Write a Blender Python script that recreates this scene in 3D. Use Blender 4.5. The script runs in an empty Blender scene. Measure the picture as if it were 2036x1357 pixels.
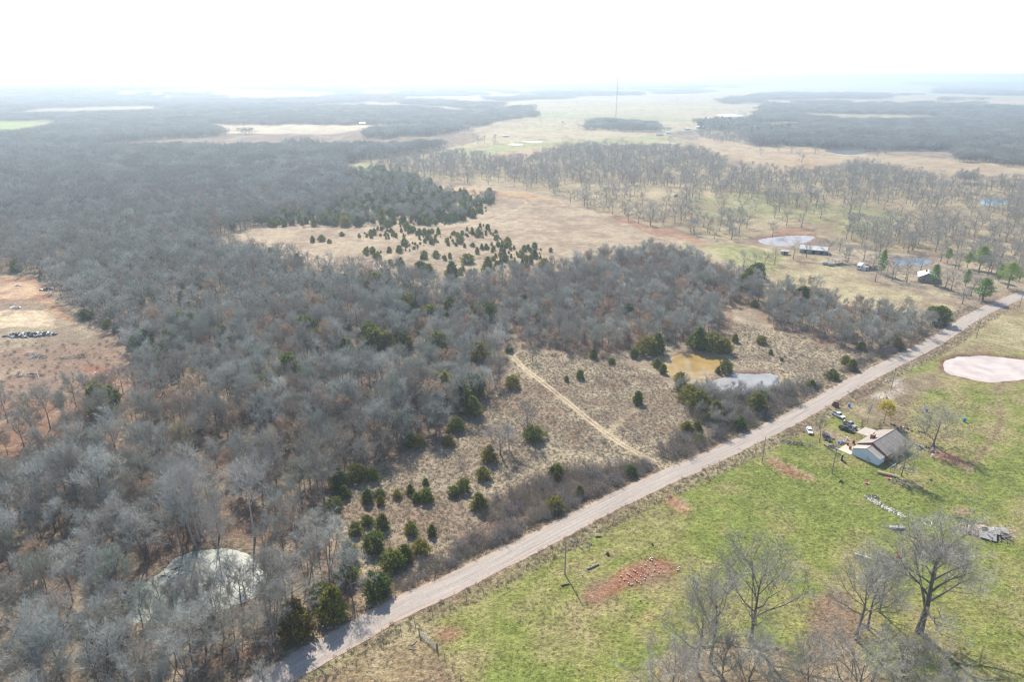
import bpy, math, random
import numpy as np
from mathutils import Vector, Matrix

R = math.radians
rng = np.random.default_rng(11)
random.seed(11)
scene = bpy.context.scene
col = scene.collection

# ------------------------------------------------------------------ camera, sky, sun, exposure
CAM_H = 112.0                      # drone height in metres
PITCH = R(21.3)
FOCAL = 1357.0                     # focal length in photo pixels (24 mm on a 36 mm sensor)
SUN_AZ = R(-17.4)                  # left of the view axis, in front of the camera
SUN_EL = R(43)

cam_d = bpy.data.cameras.new('camera')
cam_d.sensor_width = 36.0
cam_d.lens = 24.0
cam_d.clip_start = 1.0
cam_d.clip_end = 60000.0
cam = bpy.data.objects.new('camera', cam_d)
cam.location = (0, 0, CAM_H)
cam.rotation_euler = (R(90) - PITCH, 0, 0)
col.objects.link(cam)
scene.camera = cam

world = bpy.data.worlds.new('World')
scene.world = world
world.use_nodes = True
wn = world.node_tree
bg = wn.nodes['Background']
sky = wn.nodes.new('ShaderNodeTexSky')
sky.sky_type = 'NISHITA'
sky.sun_disc = False
sky.sun_elevation = SUN_EL
sky.sun_rotation = SUN_AZ
sky.air_density = 1.0
sky.dust_density = 0.4
sky.ozone_density = 1.0
wn.links.new(sky.outputs[0], bg.inputs[0])
bg.inputs[1].default_value = 0.135

sd = bpy.data.lights.new('sun', 'SUN')
sd.energy = 5.0
sd.angle = R(0.6)
sd.color = (1.0, 0.93, 0.80)
sun = bpy.data.objects.new('sun', sd)
sun_dir = Vector((math.sin(SUN_AZ) * math.cos(SUN_EL), math.cos(SUN_AZ) * math.cos(SUN_EL), math.sin(SUN_EL)))
sun.rotation_euler = sun_dir.to_track_quat('Z', 'Y').to_euler()
sun.location = (0, 0, 400)
col.objects.link(sun)

vs = scene.view_settings
vs.view_transform = 'Standard'
vs.look = 'None'
vs.gamma = 1.0
vs.use_curve_mapping = False
vs.exposure = 0.75
scene.render.engine = 'CYCLES'
scene.cycles.max_bounces = 4
scene.cycles.diffuse_bounces = 2
scene.cycles.glossy_bounces = 2
scene.cycles.transmission_bounces = 2
scene.cycles.volume_bounces = 0
scene.cycles.use_denoising = True
scene.cycles.use_adaptive_sampling = False
scene.cycles.filter_width = 1.3


# ------------------------------------------------------------------ survey: photo pixel -> point on the ground
def g(px, py, z=0.0):
    u = (px - 1018.0) / FOCAL
    v = (678.5 - py) / FOCAL
    Y = math.cos(PITCH) + v * math.sin(PITCH)
    Z = -math.sin(PITCH) + v * math.cos(PITCH)
    t = -(CAM_H - z) / Z
    return (u * t, Y * t)


def proj(x, y, z=0.0):
    dz = z - CAM_H
    f = y * math.cos(PITCH) - dz * math.sin(PITCH)
    up = y * math.sin(PITCH) + dz * math.cos(PITCH)
    return 1018 + FOCAL * x / f, 678.5 - FOCAL * up / f


def mpp(px, py):
    """metres per photo pixel at a ground point"""
    x, y = g(px, py)
    return (y * math.cos(PITCH) + CAM_H * math.sin(PITCH)) / FOCAL


def gp(poly):
    return np.array([g(*p) for p in poly])


def inpoly(poly, x, y):
    x = np.asarray(x, float)
    y = np.asarray(y, float)
    r = np.zeros(x.shape, bool)
    lo = poly.min(0)
    hi = poly.max(0)
    m = (x >= lo[0]) & (x <= hi[0]) & (y >= lo[1]) & (y <= hi[1])
    if not m.any():
        return r
    xs = x[m]
    ys = y[m]
    c = np.zeros(xs.shape, bool)
    n = len(poly)
    for i in range(n):
        x0, y0 = poly[i]
        x1, y1 = poly[(i + 1) % n]
        if y0 == y1:
            continue
        k = ((y0 > ys) != (y1 > ys)) & (xs < (x1 - x0) * (ys - y0) / (y1 - y0) + x0)
        c ^= k
    r[m] = c
    return r


def segdist(pts, x, y, closed=False):
    """distance to a polyline, and distance run along it"""
    x = np.asarray(x, float)
    y = np.asarray(y, float)
    d = np.full(x.shape, 1e9)
    n = len(pts)
    for i in range(n if closed else n - 1):
        ax, ay = pts[i]
        bx, by = pts[(i + 1) % n]
        L2 = (bx - ax) ** 2 + (by - ay) ** 2 + 1e-9
        t = np.clip(((x - ax) * (bx - ax) + (y - ay) * (by - ay)) / L2, 0, 1)
        d = np.minimum(d, np.hypot(x - ax - t * (bx - ax), y - ay - t * (by - ay)))
    return d


_tab = rng.random((256, 256))


def vnoise(x, y, k=0):
    x = np.asarray(x, float) + 17.31 * k
    y = np.asarray(y, float) + 9.77 * k
    xi = np.floor(x).astype(int)
    yi = np.floor(y).astype(int)
    fx = x - xi
    fy = y - yi
    fx = fx * fx * (3 - 2 * fx)
    fy = fy * fy * (3 - 2 * fy)
    a = _tab[xi & 255, yi & 255]
    b = _tab[(xi + 1) & 255, yi & 255]
    c = _tab[xi & 255, (yi + 1) & 255]
    d = _tab[(xi + 1) & 255, (yi + 1) & 255]
    return (a * (1 - fx) + b * fx) * (1 - fy) + (c * (1 - fx) + d * fx) * fy


def fbm(x, y, k=0, octv=4):
    s = 0
    amp = 0.5
    tot = 0
    for o in range(octv):
        s = s + amp * vnoise(np.asarray(x) * 2 ** o, np.asarray(y) * 2 ** o, k + o * 3)
        tot += amp
        amp *= 0.55
    return s / tot


def sstep(a, b, x):
    t = np.clip((x - a) / (b - a), 0, 1)
    return t * t * (3 - 2 * t)


def smooth_line(pts, n=10):
    """Catmull-Rom through ground points"""
    p = [np.array(q, float) for q in pts]
    p = [2 * p[0] - p[1]] + p + [2 * p[-1] - p[-2]]
    out = []
    for i in range(1, len(p) - 2):
        for k in range(n):
            t = k / n
            out.append(0.5 * (2 * p[i] + (p[i + 1] - p[i - 1]) * t + (2 * p[i - 1] - 5 * p[i] + 4 * p[i + 1] - p[i + 2]) * t * t
                              + (3 * p[i] - p[i - 1] - 3 * p[i + 1] + p[i + 2]) * t ** 3))
    out.append(p[-2])
    return np.array(out)


# ------------------------------------------------------------------ the plan of the place
ROAD_PX = [(533, 1357), (785, 1215), (912, 1156), (1087, 1067), (1260, 979.5), (1437, 900), (1583, 828), (1707, 757.5), (1848, 686), (1948, 623.5), (2036, 585)]
road_pts = [g(*p) for p in ROAD_PX]
d0 = np.array(road_pts[0]) - np.array(road_pts[1])
d1 = np.array(road_pts[-1]) - np.array(road_pts[-2])
d0 /= np.linalg.norm(d0)
d1 /= np.linalg.norm(d1)
road_pts = [tuple(np.array(road_pts[0]) + d0 * 160)] + road_pts + [tuple(np.array(road_pts[-1]) + d1 * 160), tuple(np.array(road_pts[-1]) + d1 * 500)]
ROAD = smooth_line(road_pts, 8)
ROAD_HALF = 3.45

PONDS = {
    'A': [(268, 1219), (281, 1165), (318, 1140), (348, 1112), (387, 1097), (440, 1093), (482, 1101), (510, 1122), (518, 1147), (506, 1175), (457, 1200), (369, 1226), (300, 1230)],
    'B': [(1317, 709), (1345, 705), (1360, 700), (1398, 703), (1435, 711), (1433, 728), (1413, 734), (1395, 741), (1364, 750), (1339, 742), (1326, 736), (1315, 722)],
    'C': [(1420, 754), (1449, 745), (1461, 739), (1486, 740), (1530, 740), (1548, 746), (1545, 762), (1516, 773), (1472, 780), (1427, 774)],
    'D': [(1883, 717), (1903, 710), (1935, 707), (1972, 707), (2036, 714), (2085, 722), (2095, 735), (2070, 745), (2036, 750), (1972, 755), (1920, 747), (1888, 737)],
    'E': [(1509, 477), (1545, 470), (1588, 467), (1617, 469), (1606, 478), (1578, 486), (1539, 487)],
    'F': [(1775, 514), (1790, 511), (1834, 513), (1853, 520), (1834, 527), (1794, 527)],
    'G': [(1640, 299), (1680, 297), (1728, 299), (1715, 304), (1680, 306)],
    'H': [(1951, 394), (1980, 392), (2008, 398), (1989, 406), (1955, 405)],
    'I': [(1425, 228), (1460, 227), (1501, 234), (1470, 236)],
    'J': [(1038, 281), (1056, 279.5), (1080, 281), (1060, 283)],
    'K': [(1010, 285.5), (1025, 284.5), (1042, 287), (1022, 288)],
    'L': [(821, 250.5), (880, 247), (941, 247.5), (900, 252)],
}


def smooth_loop(poly, n=5):
    p = [np.array(q, float) for q in poly]
    m = len(p)
    out = []
    for i in range(m):
        a, b, c, d = p[i - 1], p[i], p[(i + 1) % m], p[(i + 2) % m]
        for k in range(n):
            t = k / n
            out.append(0.5 * (2 * b + (c - a) * t + (2 * a - 5 * b + 4 * c - d) * t * t + (3 * b - a - 3 * c + d) * t ** 3))
    return np.array(out)


PG = {}
for k_, v_ in PONDS.items():
    q_ = smooth_loop(gp(v_), 8)
    cc_ = q_.mean(0)
    rad_ = np.linalg.norm(q_ - cc_, axis=1)[:, None]
    wob_ = (fbm(q_[:, 0] / 4.0, q_[:, 1] / 4.0, 7, 3) - 0.5)[:, None]
    PG[k_] = q_ + (q_ - cc_) / rad_ * wob_ * np.minimum(2.4, 0.16 * rad_)

CLEARING = gp([(-350, 545), (55, 552), (130, 610), (210, 665), (285, 742), (260, 772), (150, 790), (-350, 800)])
WOOD1 = gp([(-420, 272), (0, 271), (90, 264), (150, 256), (240, 246), (390, 266), (540, 269), (680, 268), (700, 257), (800, 250), (935, 258), (960, 275), (930, 290),
            (870, 300), (780, 310), (700, 322), (665, 330), (690, 350), (700, 400), (640, 430), (560, 440), (480, 462), (400, 478), (430, 500), (500, 512),
            (600, 535), (700, 550), (800, 562), (870, 585), (960, 590), (1010, 640), (1012, 690), (1005, 765), (955, 800), (915, 850), (870, 880),
            (790, 900), (735, 940), (685, 980), (640, 1000), (600, 1050), (650, 1110), (745, 1178), (610, 1262), (540, 1312), (430, 1380), (250, 1520),
            (-420, 1520), (-420, 790), (0, 800), (150, 792), (260, 776), (290, 740), (214, 662), (134, 606), (60, 550), (-420, 540)])
WOOD2 = gp([(870, 585), (940, 562), (1080, 548), (1200, 518), (1290, 502), (1380, 512), (1440, 545), (1510, 560), (1520, 600), (1440, 620), (1440, 655),
            (1390, 680), (1300, 690), (1180, 705), (1040, 695), (1010, 640), (960, 590)])
WOOD3 = gp([(1550, 585), (1620, 575), (1660, 605), (1760, 620), (1860, 648), (1872, 664), (1800, 698), (1745, 704), (1640, 685), (1540, 655), (1510, 620)])
HEDGE_C = gp([(1345, 775), (1400, 770), (1470, 785), (1545, 768), (1620, 762), (1640, 775), (1580, 812), (1490, 850), (1420, 862), (1365, 820)])
HEDGE_R = gp([(780, 1180), (900, 1105), (960, 1040), (960, 1000), (1060, 950), (1150, 930), (1290, 920), (1300, 932), (1250, 965), (1100, 1035), (920, 1120), (790, 1187)])
HEDGE_E = gp([(1310, 880), (1450, 850), (1560, 812), (1590, 812), (1420, 890), (1320, 930)])
SAV_DENSE1 = gp([(1050, 325), (1140, 292), (1390, 300), (1450, 318), (1420, 345), (1350, 372), (1200, 362), (1080, 345)])
SAV_DENSE2 = gp([(1560, 365), (1640, 335), (1700, 322), (1830, 343), (1930, 372), (1850, 398), (1740, 400), (1600, 388)])
SAV_DENSE3 = gp([(1830, 430), (1930, 420), (2120, 440), (2120, 540), (1985, 545), (1940, 520), (1880, 500), (1850, 470)])
SAV = gp([(720, 318), (870, 302), (930, 310), (1040, 320), (1140, 292), (1390, 300), (1450, 325), (1600, 345), (1700, 330), (1830, 350), (1930, 365), (2120, 360), (2120, 560), (1990, 555),
          (1890, 505), (1790, 505), (1660, 478), (1630, 462), (1500, 465), (1440, 485), (1340, 460), (1260, 445), (1180, 420), (1080, 385), (950, 368), (790, 345)])
CEDAR_T = gp([(685, 352), (715, 342), (770, 340), (850, 362), (880, 385), (930, 392), (990, 394), (975, 408), (930, 418), (945, 436), (880, 446), (850, 452), (780, 446), (700, 452), (600, 450), (530, 452), (500, 440), (540, 420), (600, 400), (650, 385)])
CEDAR_S = gp([(700, 470), (760, 450), (860, 430), (960, 400), (990, 395), (960, 430), (1000, 480), (1100, 500), (1080, 530), (900, 550), (740, 525)])
SPARSE_L = gp([(-300, 790), (150, 790), (280, 780), (290, 830), (230, 900), (100, 930), (-300, 930)])
FIELD_C = gp([(400, 478), (480, 462), (560, 445), (640, 432), (760, 440), (860, 420), (900, 372), (960, 362), (1080, 388), (1230, 432), (1340, 470), (1400, 485), (1300, 497),
              (1200, 517), (1080, 547), (940, 562), (870, 582), (700, 548), (560, 522), (440, 502)])
PRAIRIE = gp([(690, 330), (860, 302), (960, 275), (985, 258), (1060, 230), (985, 219), (1000, 206), (1130, 193), (1380, 186), (1560, 166), (1820, 170), (1870, 180), (1740, 188),
              (1560, 186), (1480, 196), (1520, 213), (1490, 242), (1400, 252), (1330, 264), (1380, 285), (1160, 291), (1050, 322), (900, 362), (780, 342)])
FAR_FIELDS = [
    ((0.24, 0.34, 0.07), [(-300, 240), (0, 241), (115, 243), (125, 250), (80, 262), (0, 270), (-300, 271)]),
    ((0.50, 0.42, 0.30), [(385, 248), (540, 246), (680, 249), (870, 249), (930, 253), (800, 260), (680, 267), (540, 268), (420, 264)]),
    ((0.24, 0.28, 0.10), [(230, 236), (300, 233), (470, 222), (610, 217), (600, 221), (480, 229), (320, 238), (250, 241)]),
    ((0.36, 0.33, 0.25), [(300, 186), (420, 178), (520, 182), (640, 186), (700, 188), (640, 194), (540, 197), (420, 193)]),
    ((0.36, 0.33, 0.25), [(710, 184), (760, 181), (800, 186), (760, 192), (720, 190)]),
    ((0.36, 0.33, 0.25), [(975, 175), (1010, 173), (1064, 177), (1062, 187), (1020, 184)]),
    ((0.42, 0.36, 0.24), [(1560, 166), (1650, 156), (1700, 157), (1760, 163), (1870, 175), (1860, 184), (1780, 187), (1640, 188)]),
    ((0.40, 0.36, 0.24), [(1690, 157), (1500, 153), (1540, 150), (1760, 156)]),
    ((0.40, 0.30, 0.20), [(1955, 204), (2036, 199), (2200, 196), (2200, 219), (2036, 219), (1970, 215)]),
    ((0.30, 0.27, 0.14), [(1600, 226), (1860, 231), (1900, 240), (1700, 242), (1600, 236)]),
    ((0.22, 0.26, 0.09), [(1490, 243), (1600, 246), (1590, 256), (1500, 254)]),
    ((0.36, 0.27, 0.17), [(1340, 290), (1400, 272), (1480, 290), (1600, 292), (1730, 306), (1850, 312), (2040, 330), (2200, 340), (2200, 372), (1930, 362), (1830, 345), (1700, 320), (1620, 340), (1500, 335), (1440, 318)]),
    ((0.30, 0.24, 0.16), [(1940, 276), (2036, 278), (2200, 280), (2200, 291), (2036, 290), (1950, 287)]),
]
GROVES = [gp(p) for p in (
    [(1168, 254), (1190, 243), (1290, 249), (1330, 262), (1300, 266), (1240, 266), (1180, 261)],
    [(1005, 219), (1060, 217), (1066, 229), (1012, 231)], [(1380, 243), (1470, 240), (1500, 256), (1440, 262), (1385, 256)],
    [(1470, 252), (1570, 258), (1580, 270), (1490, 268)], [(1425, 200), (1490, 198), (1485, 209), (1430, 208)], [(965, 198), (1130, 190), (1135, 195), (990, 206)],
    [(1080, 186), (1260, 188), (1280, 192), (1100, 193)])]
LOOSE = gp([(1385, 262), (1500, 262), (1640, 276), (1730, 300), (1660, 298), (1560, 292), (1440, 284), (1395, 276)])
# (colour, polygon, mottling) painted one after the other
COVER = []


def cov(colr, poly, warp=1.0):
    COVER.append((colr, np.array(poly) if isinstance(poly, np.ndarray) else gp(poly), warp))


DRY = (0.27, 0.222, 0.16)
LITTER = (0.15, 0.108, 0.083)
GREEN = (0.205, 0.215, 0.062)
OLIVE = (0.24, 0.22, 0.105)
TAN = (0.35, 0.27, 0.19)
RED = (0.30, 0.125, 0.07)
SAND = (0.52, 0.40, 0.27)

for c_, p_ in FAR_FIELDS:
    cov(c_, p_, 1.0)
cov((0.36, 0.31, 0.19), PRAIRIE)
cov((0.26, 0.29, 0.11), [(700, 325), (860, 303), (1000, 285), (1140, 280), (1330, 268), (1340, 278), (1150, 288), (1000, 300), (860, 316), (720, 340)])
cov((0.27, 0.30, 0.14), [(985, 219), (1100, 225), (1300, 232), (1490, 238), (1400, 244), (1100, 236), (1000, 232)])
cov((0.34, 0.24, 0.15), [(1000, 300), (1160, 292), (1050, 322), (940, 330)])
cov((0.29, 0.235, 0.14), SAV)
cov((0.22, 0.225, 0.10), [(1340, 395), (1480, 380), (1640, 400), (1800, 420), (1830, 445), (1700, 470), (1620, 440), (1500, 430), (1400, 440)])
cov((0.38, 0.26, 0.14), [(1500, 335), (1560, 318), (1640, 315), (1660, 330), (1600, 345), (1530, 348)])
cov(TAN, FIELD_C)
cov((0.42, 0.26, 0.13), [(850, 368), (960, 372), (1060, 388), (1120, 402), (1050, 398), (900, 382)])
cov((0.30, 0.16, 0.10), [(1200, 425), (1300, 450), (1390, 480), (1440, 488), (1400, 492), (1300, 468), (1220, 440)])
cov((0.33, 0.285, 0.165), [(1330, 490), (1420, 480), (1520, 490), (1640, 505), (1720, 560), (1900, 600), (1930, 612), (1880, 645), (1760, 622), (1640, 598), (1560, 570), (1500, 545), (1420, 520)])
cov((0.23, 0.25, 0.09), [(1390, 485), (1500, 492), (1570, 505), (1540, 540), (1500, 540), (1420, 515)])
cov((0.36, 0.20, 0.12), [(1500, 470), (1560, 455), (1640, 462), (1630, 480), (1560, 468), (1510, 482)])
cov(LITTER, WOOD1, 1.5)
cov((0.21, 0.135, 0.095), WOOD2, 1.5)
cov((0.25, 0.18, 0.125), WOOD3, 1.5)
cov((0.24, 0.13, 0.085), SPARSE_L, 1.5)
cov((0.245, 0.17, 0.125), CLEARING)
cov((0.23, 0.185, 0.13), [(-350, 590), (110, 595), (190, 660), (200, 690), (90, 690), (-350, 700)])
cov((0.30, 0.16, 0.09), [(-350, 548), (50, 552), (120, 625), (150, 650), (90, 630), (60, 600), (-350, 612)])
cov(SAND, [(-60, 622), (55, 619), (98, 642), (92, 654), (40, 652), (-60, 660)])
cov((0.46, 0.30, 0.19), [(-60, 562), (40, 561), (62, 580), (48, 596), (-60, 600)])
cov((0.25, 0.115, 0.075), [(150, 720), (230, 730), (275, 750), (250, 768), (160, 758)])
cov((0.22, 0.15, 0.12), HEDGE_R, 1.2)
cov((0.21, 0.145, 0.11), HEDGE_C, 1.2)
# pasture south-east of the road
cov(GREEN, [(430, 1420), (800, 1238), (1100, 1083), (1450, 908), (1600, 838), (1730, 768), (1870, 692), (1960, 634), (2060, 592), (2500, 440), (2900, 1750), (250, 1750)], 0.2)
cov((0.255, 0.225, 0.11), [(1780, 745), (1880, 690), (1960, 640), (2060, 592), (2500, 440), (2500, 700), (2036, 700), (1880, 700)], 0.4)
cov((0.24, 0.20, 0.115), [(1640, 805), (1760, 755), (1870, 735), (1890, 765), (1820, 800), (1830, 850), (1770, 870), (1700, 830)])
cov((0.24, 0.185, 0.10), [(540, 1400), (780, 1265), (835, 1262), (880, 1310), (930, 1380), (800, 1500)])
cov((0.215, 0.15, 0.095), [(1610, 1190), (1700, 1180), (1740, 1240), (1720, 1310), (1780, 1400), (1560, 1420), (1600, 1300)], 1.3)
cov((0.22, 0.165, 0.10), [(1330, 1290), (1440, 1270), (1560, 1290), (1580, 1420), (1280, 1420)], 1.3)
cov(RED, [(1150, 1196), (1172, 1170), (1210, 1152), (1270, 1116), (1310, 1112), (1340, 1122), (1326, 1140), (1290, 1160), (1230, 1178), (1180, 1200)], 0.5)
cov(RED, [(1312, 982), (1335, 982), (1360, 1003), (1352, 1018), (1325, 1003)], 0.6)
cov((0.28, 0.14, 0.085), [(1518, 905), (1560, 914), (1600, 938), (1625, 958), (1580, 945), (1540, 925)], 0.6)
cov((0.27, 0.15, 0.09), [(850, 1255), (890, 1250), (950, 1262), (900, 1280), (862, 1276)], 0.9)
cov((0.30, 0.16, 0.10), [(1275, 1230), (1295, 1226), (1304, 1234), (1288, 1240)], 0.4)
cov((0.33, 0.21, 0.14), [(1762, 1132), (1790, 1122), (1795, 1136), (1775, 1143)], 0.4)
cov((0.34, 0.22, 0.15), [(1880, 1012), (1930, 1010), (1940, 1022), (1905, 1020)], 0.4)
cov((0.42, 0.32, 0.22), [(1985, 1050), (2025, 1052), (2030, 1070), (1995, 1078)], 0.5)
cov((0.42, 0.36, 0.29), [(1725, 785), (1770, 778), (1812, 768), (1815, 775), (1780, 792), (1740, 797)], 0.6)
cov((0.40, 0.34, 0.28), [(1765, 757), (1800, 752), (1814, 762), (1790, 772)], 0.6)
cov((0.26, 0.14, 0.09), [(1855, 888), (1905, 905), (1930, 932), (1895, 925), (1850, 905)], 0.5)

TRACKS = [
    # centre line in the photo, half-width of the worn swath, gauge between ruts (0 = single), colour
    ([(1330, 934), (1290, 912), (1235, 882), (1185, 845), (1130, 800), (1085, 765), (1045, 735), (1022, 712), (1008, 693)], 1.5, 1.5, (0.50, 0.40, 0.27)),
    ([(455, 475), (470, 465), (500, 458), (480, 470), (560, 488), (610, 500), (660, 520), (700, 534), (740, 540), (800, 552), (845, 560)], 1.6, 1.5, (0.48, 0.34, 0.22)),
    ([(755, 537), (765, 520), (785, 500), (805, 482), (840, 462), (940, 445), (990, 432), (1030, 415), (1046, 403), (1030, 395), (960, 388)], 1.5, 1.5, (0.46, 0.33, 0.22)),
    ([(866, 600), (880, 592), (892, 585)], 1.2, 0, (0.55, 0.42, 0.26)),
    ([(1210, 862), (1220, 848), (1240, 830), (1262, 815)], 0.9, 0, (0.36, 0.29, 0.19)),
    ([(1590, 838), (1600, 845), (1640, 858), (1680, 872), (1692, 880)], 1.6, 0, (0.42, 0.32, 0.24)),
    ([(2036, 745), (2010, 755), (1985, 768), (1988, 800), (1990, 840), (1975, 870), (1950, 900), (1920, 940)], 0.5, 0, (0.24, 0.18, 0.10)),
    ([(1962, 440), (1990, 452), (2036, 470)], 1.5, 0, (0.40, 0.30, 0.20)),
]
TR = [(smooth_line([g(*p) for p in t[0]], 6), t[1], t[2], t[3]) for t in TRACKS]


# ------------------------------------------------------------------ height of the ground
def gz0(x, y):
    x = np.asarray(x, float)
    y = np.asarray(y, float)
    d = np.hypot(x, y)
    near = 1.6 * (fbm(x / 75, y / 75, 1, 3) - 0.5)
    mid = 5.0 * (fbm(x / 260, y / 260, 5, 3) - 0.5) * sstep(420, 900, d)
    far = (34.0 * (fbm(x / 1700, y / 1300, 9, 3) - 0.42)) * sstep(1900, 4500, d)
    left = 26 * np.exp(-(((x + 2300) / 900) ** 2 + ((y - 4300) / 700) ** 2))
    return near + mid + far + left


def road_dist(x, y):
    return segdist(ROAD[::2], x, y)


PLEV = {k: float(gz0(*p.mean(0))) - 0.15 for k, p in PG.items()}


def gz(x, y):
    x = np.atleast_1d(np.asarray(x, float))
    y = np.atleast_1d(np.asarray(y, float))
    z = gz0(x, y)
    m = (y < 700) & (np.abs(x) < 600)
    if m.any():
        rd = road_dist(x[m], y[m])
        w = 1 - sstep(3.6, 11, rd)
        zr = z[m] * (1 - w) + 0.1 * w - 0.28 * np.exp(-((rd - 5.6) / 1.1) ** 2)
        z[m] = zr
    for k, p in PG.items():
        lo = p.min(0) - 14
        hi = p.max(0) + 14
        m = (x > lo[0]) & (x < hi[0]) & (y > lo[1]) & (y < hi[1])
        if not m.any():
            continue
        dd = segdist(p, x[m], y[m], True)
        dd = np.where(inpoly(p, x[m], y[m]), -dd, dd)
        w = 1 - sstep(1.5, 12, dd)
        zz = z[m] * (1 - w) + PLEV[k] * w
        zz -= 1.5 * (1 - sstep(-1.6, 2.4, dd))
        z[m] = zz
    return z


def gz1(x, y):
    return float(gz(x, y)[0])


def G(px, py):
    x, y = g(px, py)
    return Vector((x, y, gz1(x, y)))


# ------------------------------------------------------------------ materials
def newmat(name):
    m = bpy.data.materials.new(name)
    m.use_nodes = True
    nt = m.node_tree
    b = nt.nodes['Principled BSDF']
    b.inputs['Roughness'].default_value = 0.9
    b.inputs['Specular IOR Level'].default_value = 0.15
    return m, nt, b


def N(nt, kind, **kw):
    n = nt.nodes.new(kind)
    for k, v in kw.items():
        setattr(n, k, v)
    return n


def mat(name, c, rough=0.85, spec=0.2, metal=0.0, var=0.25, scale=1.5):
    """plain surface with uneven, slightly weathered colour"""
    m, nt, b = newmat(name)
    b.inputs['Roughness'].default_value = rough
    b.inputs['Specular IOR Level'].default_value = spec
    b.inputs['Metallic'].default_value = metal
    tc = N(nt, 'ShaderNodeTexCoord')
    no = N(nt, 'ShaderNodeTexNoise')
    no.inputs['Scale'].default_value = scale
    no.inputs['Detail'].default_value = 5
    nt.links.new(tc.outputs['Object'], no.inputs['Vector'])
    rp = N(nt, 'ShaderNodeValToRGB')
    rp.color_ramp.elements[0].position = 0.3
    rp.color_ramp.elements[1].position = 0.7
    rp.color_ramp.elements[0].color = tuple(v * (1 - var) for v in c) + (1,)
    rp.color_ramp.elements[1].color = tuple(min(1, v * (1 + var * 0.6)) for v in c) + (1,)
    nt.links.new(no.outputs['Fac'], rp.inputs['Fac'])
    nt.links.new(rp.outputs['Color'], b.inputs['Base Color'])
    return m


def ramp_mat(name, stops, rough=0.9, translucent=0.0, spec=0.1, grain=0.35, gscale=2.0, stand=None):
    """colour picked per object / instance, with a little grain"""
    m, nt, b = newmat(name)
    b.inputs['Roughness'].default_value = rough
    b.inputs['Specular IOR Level'].default_value = spec
    oi = N(nt, 'ShaderNodeObjectInfo')
    rp = N(nt, 'ShaderNodeValToRGB')
    e = rp.color_ramp.elements
    while len(e) < len(stops):
        e.new(0.5)
    for i, s in enumerate(stops):
        e[i].position = i / max(1, len(stops) - 1)
        e[i].color = tuple(s) + (1,)
    nt.links.new(oi.outputs['Random'], rp.inputs['Fac'])
    tc = N(nt, 'ShaderNodeTexCoord')
    no = N(nt, 'ShaderNodeTexNoise')
    no.inputs['Scale'].default_value = gscale
    no.inputs['Detail'].default_value = 3
    nt.links.new(tc.outputs['Object'], no.inputs['Vector'])
    mr = N(nt, 'ShaderNodeMapRange')
    mr.inputs[1].default_value = 0.25
    mr.inputs[2].default_value = 0.75
    mr.inputs[3].default_value = 1 - grain
    mr.inputs[4].default_value = 1 + grain
    nt.links.new(no.outputs['Fac'], mr.inputs[0])
    mx = N(nt, 'ShaderNodeMix', data_type='RGBA', blend_type='MULTIPLY')
    mx.inputs[0].default_value = 1.0
    src = rp.outputs['Color']
    if stand is not None:
        # whole stands differ in kind: pick up a second tone by where the plant grows
        ns = N(nt, 'ShaderNodeTexNoise')
        ns.inputs['Scale'].default_value = 0.022
        ns.inputs['Detail'].default_value = 3
        nt.links.new(oi.outputs['Location'], ns.inputs['Vector'])
        ms_ = N(nt, 'ShaderNodeMapRange')
        ms_.inputs[1].default_value = 0.45
        ms_.inputs[2].default_value = 0.68
        ms_.inputs[3].default_value = 0.0
        ms_.inputs[4].default_value = 0.8
        nt.links.new(ns.outputs['Fac'], ms_.inputs[0])
        m5 = N(nt, 'ShaderNodeMix', data_type='RGBA')
        nt.links.new(ms_.outputs[0], m5.inputs[0])
        nt.links.new(src, m5.inputs[6])
        m5.inputs[7].default_value = tuple(stand) + (1,)
        src = m5.outputs[2]
    nt.links.new(src, mx.inputs[6])
    nt.links.new(mr.outputs[0], mx.inputs[7])
    nt.links.new(mx.outputs[2], b.inputs['Base Color'])
    if translucent > 0:
        tr = N(nt, 'ShaderNodeBsdfTranslucent')
        nt.links.new(mx.outputs[2], tr.inputs['Color'])
        ms = N(nt, 'ShaderNodeMixShader')
        ms.inputs[0].default_value = translucent
        nt.links.new(b.outputs[0], ms.inputs[1])
        nt.links.new(tr.outputs[0], ms.inputs[2])
        nt.links.new(ms.outputs[0], nt.nodes['Material Output'].inputs['Surface'])
    return m


M = {}
M['bark'] = ramp_mat('bark', [(0.14, 0.12, 0.105), (0.18, 0.16, 0.14), (0.23, 0.20, 0.175)])
M['twig'] = ramp_mat('twig', [(0.44, 0.44, 0.40), (0.62, 0.63, 0.59), (0.51, 0.52, 0.48), (0.38, 0.345, 0.295), (0.68, 0.69, 0.65), (0.43, 0.36, 0.30), (0.42, 0.47, 0.39)], stand=(0.46, 0.435, 0.385), translucent=0.42)
M['twig_pasture'] = ramp_mat('twig_pasture', [(0.40, 0.38, 0.33), (0.50, 0.475, 0.42), (0.44, 0.40, 0.35)], translucent=0.25)
M['pale_bark'] = ramp_mat('pale_bark', [(0.40, 0.37, 0.33), (0.50, 0.47, 0.43)])
M['rust_leaf'] = ramp_mat('rust_leaf', [(0.36, 0.20, 0.12), (0.44, 0.29, 0.19), (0.38, 0.25, 0.17)], translucent=0.35)
M['bud_orange'] = ramp_mat('bud_orange', [(0.46, 0.32, 0.17), (0.50, 0.36, 0.20)], translucent=0.35)
M['bud_yellow'] = ramp_mat('bud_yellow', [(0.42, 0.40, 0.14), (0.46, 0.42, 0.17)], translucent=0.4)
M['bright_yellow'] = ramp_mat('bright_yellow', [(0.62, 0.50, 0.07), (0.62, 0.50, 0.07)], translucent=0.4)
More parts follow.
